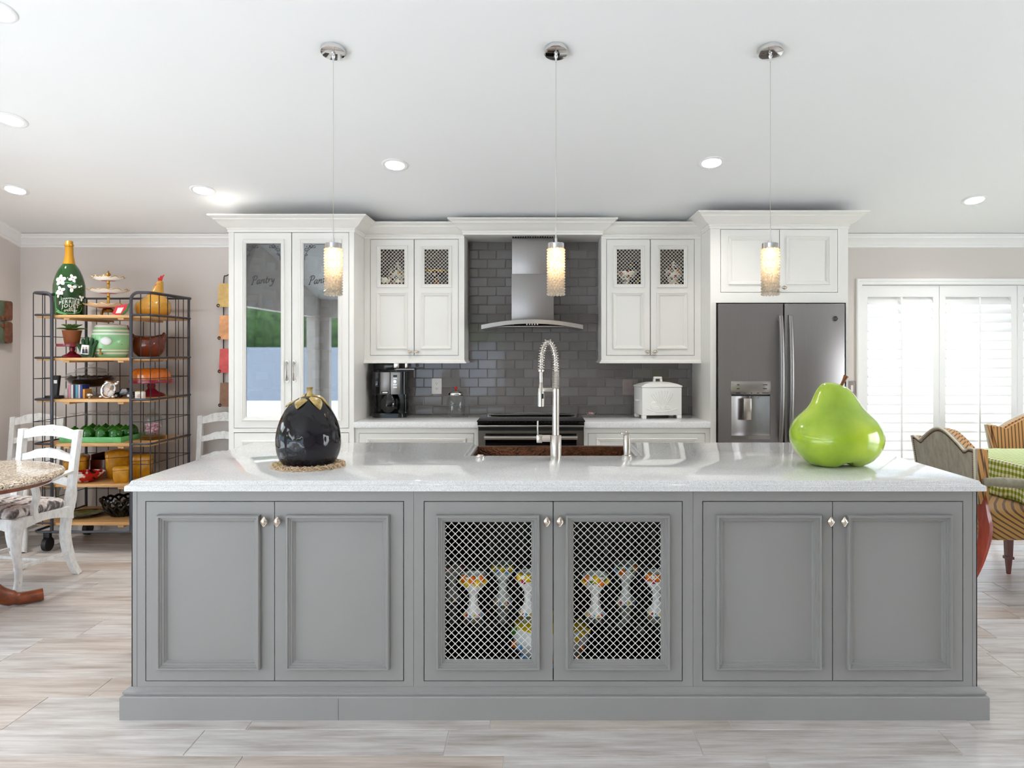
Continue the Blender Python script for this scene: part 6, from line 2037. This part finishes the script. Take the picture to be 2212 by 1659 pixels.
# --- fifth shelf
M['mustard'] = pm('mustard_crackle_glaze', rgb(206, 146, 26), .22, var=.22, vscale=24, coat=.4)
def canister(label, px, sh, Y, w, h, rz, knob=False):
    c = spot(px, sh, Y)
    t = thing('canister', label, 'canister', c, rz, group='mustard canisters on the rack')
    T = MW[t]
    r_ = w / 2
    def sq_(s): return rr(-r_ * s, r_ * s, -r_ * s, r_ * s, r_ * .32 * s, 4)
    def stack(levels):
        m = MB(); k = len(sq_(1)); vs = []
        for s, z in levels: vs += [(x, y, z) for x, y in sq_(s)]
        n_ = len(levels)
        fs = [(i*k+j, i*k+(j+1)%k, (i+1)*k+(j+1)%k, (i+1)*k+j) for i in range(n_-1) for j in range(k)] + [tuple(range(k))[::-1], tuple((n_-1)*k+j for j in range(k))]
        return m.add(vs, fs).mapv(lambda v: T @ v)
    stack([(.80, 0), (.84, h * .02), (.97, h * .45), (1.0, h * .74)]).build('body', M['mustard'], t, smooth=True, angle=40)
    stack([(.96, h * .745), (1.0, h * .76), (1.03, h * .765), (1.02, h * .90), (.9, h * .96), (.5, h), (.05, h)]).build('lid', M['mustard'], t, smooth=True, angle=40)
    return t
canister('tallest mustard yellow square canister at the middle of the rack shelf', 254, 4, 5.52, U(46, 5.52), .205, R(30))
canister('small mustard yellow square canister in front of the tallest one', 262, 4, 5.31, U(32, 5.31), .118, R(24))
canister('mustard yellow square canister behind the rack wires at the shelf end', 309, 4, 5.50, U(36, 5.5), .175, R(14))
canister('mustard yellow square canister half hidden behind the white armchair', 166, 4, 5.50, U(44, 5.5), .17, R(20))
w0 = spot(186, 4, 5.335)
fb = thing('pasta_bowl', 'shallow white bowl with red fruit pattern on the rack', 'bowl', w0)
def redwhite():
    t = NT('red_fruit_pattern_glaze')
    f = t.noise(t.coord(), 16, 1)
    t.base(t.ramp(f, [(.53, rgb(238, 232, 226)), (.56, rgb(196, 24, 26)), (.68, rgb(190, 20, 24)), (.72, rgb(40, 30, 30))]))
    t.set(Roughness=.15)
    return t.m
M['redwhite'] = redwhite()
MB().lathe([(.05, 0), (.06, .004), (.10, .035), (.122, .066), (.118, .068), (.09, .036), (.05, .012), (.005, .010)], 40, w0).build('bowl', M['redwhite'], fb, smooth=True, angle=70)
x0, x1 = X(200, 5.6), X(236, 5.6)
kb = thing('dark_crate', 'dark brown open wooden crate at the back of the rack shelf', 'crate', ((x0 + x1) / 2, 5.66, SH[4]))
z = SH[4] + .0005
m = MB().box(x0, x1, 5.58, 5.74, z, z + .01).box(x0, x1, 5.73, 5.74, z + .01, z + .16).box(x0, x0 + .01, 5.58, 5.73, z + .01, z + .16).box(x1 - .01, x1, 5.58, 5.73, z + .01, z + .16)
m.build('panels', M['darkwood'], kb)
box('front_board', M['darkwood'], kb, x0, x1, 5.57, 5.58, z, z + .12)
s_ = spot(318, 4, 5.33)
yt = thing('amber_trivet', 'flat round amber trivet lying under the rack wires', 'trivet', s_)
MB().lathe([(.072, 0), (.076, .006), (.070, .011), (.05, .009), (.01, .009)], 32, s_).build('disc', M['foil'], yt, smooth=True)
# --- bottom shelf
s_ = spot(183, 5, 5.42)
op_ = thing('painted_platter', 'round platter painted with leaves leaning on the lowest rack shelf', 'plate', s_)
M['leafplate'] = pm('leafy_plate_glaze', rgb(120, 116, 54), .25, var=.6, vscale=18)
MB().lathe([(.06, 0), (.10, .012), (.128, .022), (.126, .026), (.09, .014), (.01, .006)], 40, s_).build('plate', M['leafplate'], op_, smooth=True)
MB().tube([s_ + Vector((.127 * math.cos(a), .127 * math.sin(a), .0245)) for a in [2 * PI * i / 40 for i in range(40)]], .004, 6, closed=True).build('rim', M['black'], op_, smooth=True)
s_ = spot(264, 5, 5.45)
wb_ = thing('woven_basket', 'glossy black woven basket bowl on the lowest rack shelf', 'basket', s_)
m = MB().lathe([(.06, .002), (.075, .004), (.10, .05), (.095, .05), (.07, .01), (.005, .008)], 28, s_)
for i in range(14):
    a0 = 2 * PI * i / 14
    for sg in (1, -1):
        m.tube(curve([s_ + Vector((.068 * math.cos(a0), .068 * math.sin(a0), .006)), s_ + Vector((.108 * math.cos(a0 + sg * .2), .108 * math.sin(a0 + sg * .2), .05)), s_ + Vector((.128 * math.cos(a0 + sg * .5), .128 * math.sin(a0 + sg * .5), .10)), s_ + Vector((.138 * math.cos(a0 + sg * .7), .138 * math.sin(a0 + sg * .7), .125))], 4), .0075, 6)
m.tube([s_ + Vector((.138 * math.cos(a), .138 * math.sin(a), .126 + .006 * math.cos(14 * a))) for a in [2 * PI * i / 80 for i in range(80)]], .010, 7, closed=True)
m.build('weave', M['black'], wb_, smooth=True)
# ================================================================ china inside the island
iu = IU['mid']
ix0, ix1 = X(893.5, YI) + .022, X(1497, YI) - .022
for z in (.556, .339):
    sg = box('glass_shelf', M['shelfglass'], iu, ix0, ix1, YI + .06, 3.435, z, z + .006)
fruit = {'lemon': pm('glazed_lemon', rgb(240, 196, 24), .2), 'orange': pm('glazed_orange', rgb(236, 120, 20), .2), 'blue': pm('glazed_blue_berry', rgb(110, 170, 216), .2),
         'cherry': pm('glazed_cherry', rgb(196, 24, 50), .2), 'leaf': pm('glazed_leaf', rgb(60, 120, 40), .3)}
M['china'] = pm('white_china', rgb(244, 243, 240), .2)
CUPS = [(1022.5, 3.01, ('lemon', 'orange'), 'lemons'), (1086, 3.16, ('blue', 'lemon'), 'blue grapes'), (1142, 3.03, ('cherry', 'lemon'), 'cherries'),
        (1286, 3.01, ('lemon', 'orange', 'leaf'), 'oranges and leaves'), (1352, 3.16, ('blue', 'leaf', 'orange'), 'blue grapes and leaves'), (1419, 3.03, ('cherry', 'orange'), 'cherries and oranges'), (976, 3.20, ('cherry',), 'red cherries')]
for px, Y, kinds, word in CUPS:
    c = Vector((X(px, Y), Y, .3455))
    t = thing('fruit_compote', 'white footed china compote decorated with ' + word + ' behind the island mesh', 'compote', c, group='china compotes in the island')
    MB().lathe([(.040, 0), (.041, .004), (.033, .014), (.022, .032), (.017, .055), (.018, .088), (.027, .102), (.042, .122), (.048, .145), (.049, .166), (.046, .166), (.043, .145), (.025, .112), (.003, .106)], 30, c, lambda p, a, q: Vector((p.x * (1 + .03 * math.cos(6 * a)), p.y * (1 + .03 * math.cos(6 * a)), p.z))).build('cup', M['china'], t, smooth=True, angle=70)
    rn = random.Random(px)
    for i in range(7):
        an = -PI / 2 + (i - 3) * .42
        kd = kinds[i % len(kinds)]
        rr2 = (.017 if kd in ('lemon', 'orange') else .011)
        MB().ball(c + Vector((.045 * math.cos(an), .045 * math.sin(an), .142 + .014 * (i % 2))), rr2, 10, 7, (1, .8, 1)).build('fruit', fruit[kd], t, smooth=True)
    for i in range(6):
        an = -PI / 2 + (i - 2.5) * .45
        MB().ball(c + Vector((.038 * math.cos(an), .038 * math.sin(an), .007)), .006, 7, 5).build('foot_bead', fruit[['lemon', 'cherry', 'blue'][i % 3]], t, smooth=True)
# large floral tureen behind the middle stile
Y = 3.12
c = Vector((X(1190, Y), Y, .1185))
t = thing('floral_tureen', 'big white lidded china tureen with painted fruit behind the island mesh', 'tureen', c)
MB().lathe([(.09, 0), (.10, .006), (.135, .04), (.158, .085), (.160, .12), (.150, .15)], 40, c, lambda p, a, q: Vector((p.x, p.y * .82, p.z))).build('body', M['china'], t, smooth=True)
MB().lathe([(.154, .151), (.156, .157), (.13, .172), (.07, .186), (.014, .190), (.016, .202), (.004, .208)], 36, c, lambda p, a, q: Vector((p.x, p.y * .82, p.z))).build('lid', fruit['lemon'], t, smooth=True)
rn = random.Random(11)
for i in range(26):
    an = -PI / 2 + rn.uniform(-1.3, 1.3)
    z = rn.choice((.02, .035, .12, .135, .08))
    r = .118 + .045 * min(1, z / .09) if z < .09 else .158
    kd = ('blue', 'lemon', 'orange', 'cherry', 'leaf')[i % 5]
    if z == .08 and abs(an + PI / 2) < .5: continue
    MB().ball(c + Vector((r * math.cos(an), r * .82 * math.sin(an), z)), rn.uniform(.012, .02), 10, 6, (1, .5, .9)).build('painted_fruit', fruit[kd], t, smooth=True)
# stemware on the top shelf and cut glass below
for i, px in enumerate((1010, 1060, 1130, 1310, 1362, 1412)):
    Y = 3.12
    c = Vector((X(px, Y), Y, .5625))
    t = thing('crystal_goblet', 'clear cut crystal goblet on the upper island glass shelf', 'goblet', c, group='crystal goblets in the island')
    MB().lathe([(.038, 0), (.039, .003), (.012, .008), (.005, .03), (.005, .09), (.012, .105)], 20, c).build('stem', M['crystal'], t, smooth=True)
    MB().lathe([(.012, .105), (.030, .125), (.037, .16), (.035, .21)], 20, c, cap0=False, cap1=False).build('bowl', M['crystal'], t, smooth=True)
for px, h in ((985, .14), (1042, .16), (1330, .17), (1378, .15), (1425, .16)):
    Y = 3.05
    c = Vector((X(px, Y), Y, .1185))
    t = thing('cut_glass_vase', 'clear fluted cut glass vase at the bottom of the island cabinet', 'vase', c, group='cut glass vases in the island')
    MB().lathe([(.028, 0), (.030, .004), (.022, .02), (.030, h * .5), (.040, h)], 16, c, lambda p, a, q: Vector((p.x * (1 + .08 * math.cos(8 * a)), p.y * (1 + .08 * math.cos(8 * a)), p.z)), cap1=False).build('vessel', M['crystal'], t, smooth=True)
    MB().tube([c + Vector((.040 * (1 + .08 * math.cos(8 * a)) * math.cos(a), .040 * (1 + .08 * math.cos(8 * a)) * math.sin(a), h)) for a in [2 * PI * i / 48 for i in range(48)]], .0022, 5, closed=True).build('rim', M['crystal'], t, smooth=True)

# ================================================================ china in the wall cupboards
def floral(name, basec, spots, scale, thr=.45):
    t = NT(name)
    v = t.new('TexVoronoi'); v.inputs['Scale'].default_value = scale
    t.link(t.coord(), v.inputs['Vector'])
    wn_ = t.new('TexWhiteNoise'); t.link(v.outputs['Position'], wn_.inputs[0])
    n_ = len(spots)
    r_ = t.ramp(wn_.outputs[0], [(i / n_, c) for i, c in enumerate(spots)])
    r_.node.color_ramp.interpolation = 'CONSTANT'
    t.base(t.mix(t.ramp(v.outputs['Distance'], [(thr - .03, (1, 1, 1, 1)), (thr + .03, (0, 0, 0, 1))]), basec, r_))
    t.set(Roughness=.15)
    return t.m
M['flor1'] = floral('cream_floral_china', rgb(238, 230, 208), [rgb(170, 60, 50), rgb(90, 120, 60), rgb(220, 160, 60), rgb(60, 50, 70)], 34)
M['flor2'] = floral('dark_floral_china', rgb(50, 22, 22), [rgb(236, 186, 40), rgb(180, 50, 30), rgb(236, 226, 200), rgb(60, 90, 40)], 30)
zs_ = Z(616, YU) - .0015
def vase(name, label, cat, px, Y, prof, mat, extra=None):
    c = Vector((X(px, Y), Y, zs_))
    t = thing(name, label, cat, c, group='china in the wall cupboards')
    MB().lathe(prof, 28, c).build('body', mat, t, smooth=True, angle=70)
    if extra: extra(t, c)
    return t
def lid(t, c): MB().lathe([(.035, .152), (.03, .165), (.012, .172), (.008, .18), (.012, .19), (.003, .198)], 18, c).build('lid', M['flor1'], t, smooth=True)
vase('floral_teapot', 'cream floral teapot in the mesh cupboard nearest the pantry', 'teapot', 859, 5.71, [(.035, 0), (.06, .03), (.075, .08), (.06, .13), (.035, .15)], M['flor1'], lid)
vase('floral_cup', 'cream floral cup in front of the cupboard teapot', 'cup', 833, 5.60, [(.02, 0), (.03, .02), (.04, .06), (.036, .06), (.02, .02), (.003, .015)], M['flor1'])
vase('floral_plate', 'patterned floral bowl low in the cupboard nearest the pantry', 'bowl', 863, 5.60, [(.02, 0), (.03, .01), (.036, .04), (.03, .04), (.003, .015)], M['flor1'])
vase('gilt_compote', 'dark red compote with yellow rim in the mesh cupboard beside the hood', 'compote', 943, 5.66, [(.035, 0), (.03, .015), (.012, .03), (.012, .06), (.05, .085), (.085, .115), (.08, .117), (.01, .09)], M['flor2'], lambda t, c: MB().tube([c + Vector((.083 * math.cos(a), .083 * math.sin(a), .117 + .004 * math.cos(8 * a))) for a in [2 * PI * i / 40 for i in range(40)]], .005, 6, closed=True).build('rim', fruit['lemon'], t, smooth=True))
vase('lily_bowl', 'white flower shaped bowl on dark foot in the cupboard right of the hood', 'bowl', 1353, 5.645, [(.03, 0), (.02, .02), (.025, .045), (.06, .07), (.09, .11), (.085, .11), (.01, .06)], M['flor1'])
vase('dark_floral_jug', 'dark floral jug standing behind the white flower bowl', 'jug', 1368, 5.80, [(.04, 0), (.06, .05), (.055, .12), (.03, .17), (.04, .20)], M['flor2'])
vase('ginger_jar', 'white floral ginger jar on gold stand in the cupboard by the refrigerator', 'jar', 1455, 5.67, [(.05, 0), (.052, .02), (.035, .03), (.05, .05), (.07, .09), (.065, .13), (.035, .152)], M['flor1'], lid)
vase('dark_floral_vase', 'dark floral vase standing behind the ginger jar', 'vase', 1476, 5.76, [(.03, 0), (.045, .05), (.05, .11), (.03, .16), (.035, .18)], M['flor2'])

# ================================================================ groceries in the pantry
def pmix(c): return pm('packet', rgb(*c), .5)
GR = [(548, 1.66, .10, .16, (206, 120, 60), 'orange cereal box'), (585, 1.66, .11, .19, (226, 190, 90), 'yellow cracker box'), (672, 1.66, .12, .22, (70, 170, 120), 'green snack bag'), (706, 1.66, .10, .19, (90, 190, 150), 'mint green pasta box'),
      (555, 1.93, .12, .16, (160, 130, 90), 'brown flour bag'), (590, 1.93, .10, .19, (210, 140, 80), 'tan sugar box'), (675, 1.93, .10, .17, (150, 90, 60), 'cocoa tin'), (705, 1.93, .09, .15, (60, 90, 140), 'blue tea box'),
      (560, 1.41, .13, .14, (224, 210, 190), 'cream bread bag'), (690, 1.41, .14, .15, (180, 200, 170), 'pale green bag'), (570, 1.13, .14, .18, (220, 220, 226), 'white paper carton'), (690, 1.13, .13, .2, (200, 206, 220), 'pale blue carton')]
for px, z, w, h, c_, nm in GR:
    Y = 5.50
    x = X(px, Y)
    t = thing('pantry_packet', nm + ' standing on the ' + {1.93: 'top', 1.66: 'second', 1.41: 'third', 1.13: 'lowest'}[z] + ' shelf behind the pantry glass', 'packet', (x, Y, z + .0185), group='groceries in the pantry')
    z += .0185
    box('carton', pmix(c_), t, x - w / 2, x + w / 2, Y - .04, Y + .04, z, z + h, .006)
    box('label_panel', M['petal'], t, x - w * .3, x + w * .3, Y - .0412, Y - .0395, z + h * .35, z + h * .65)
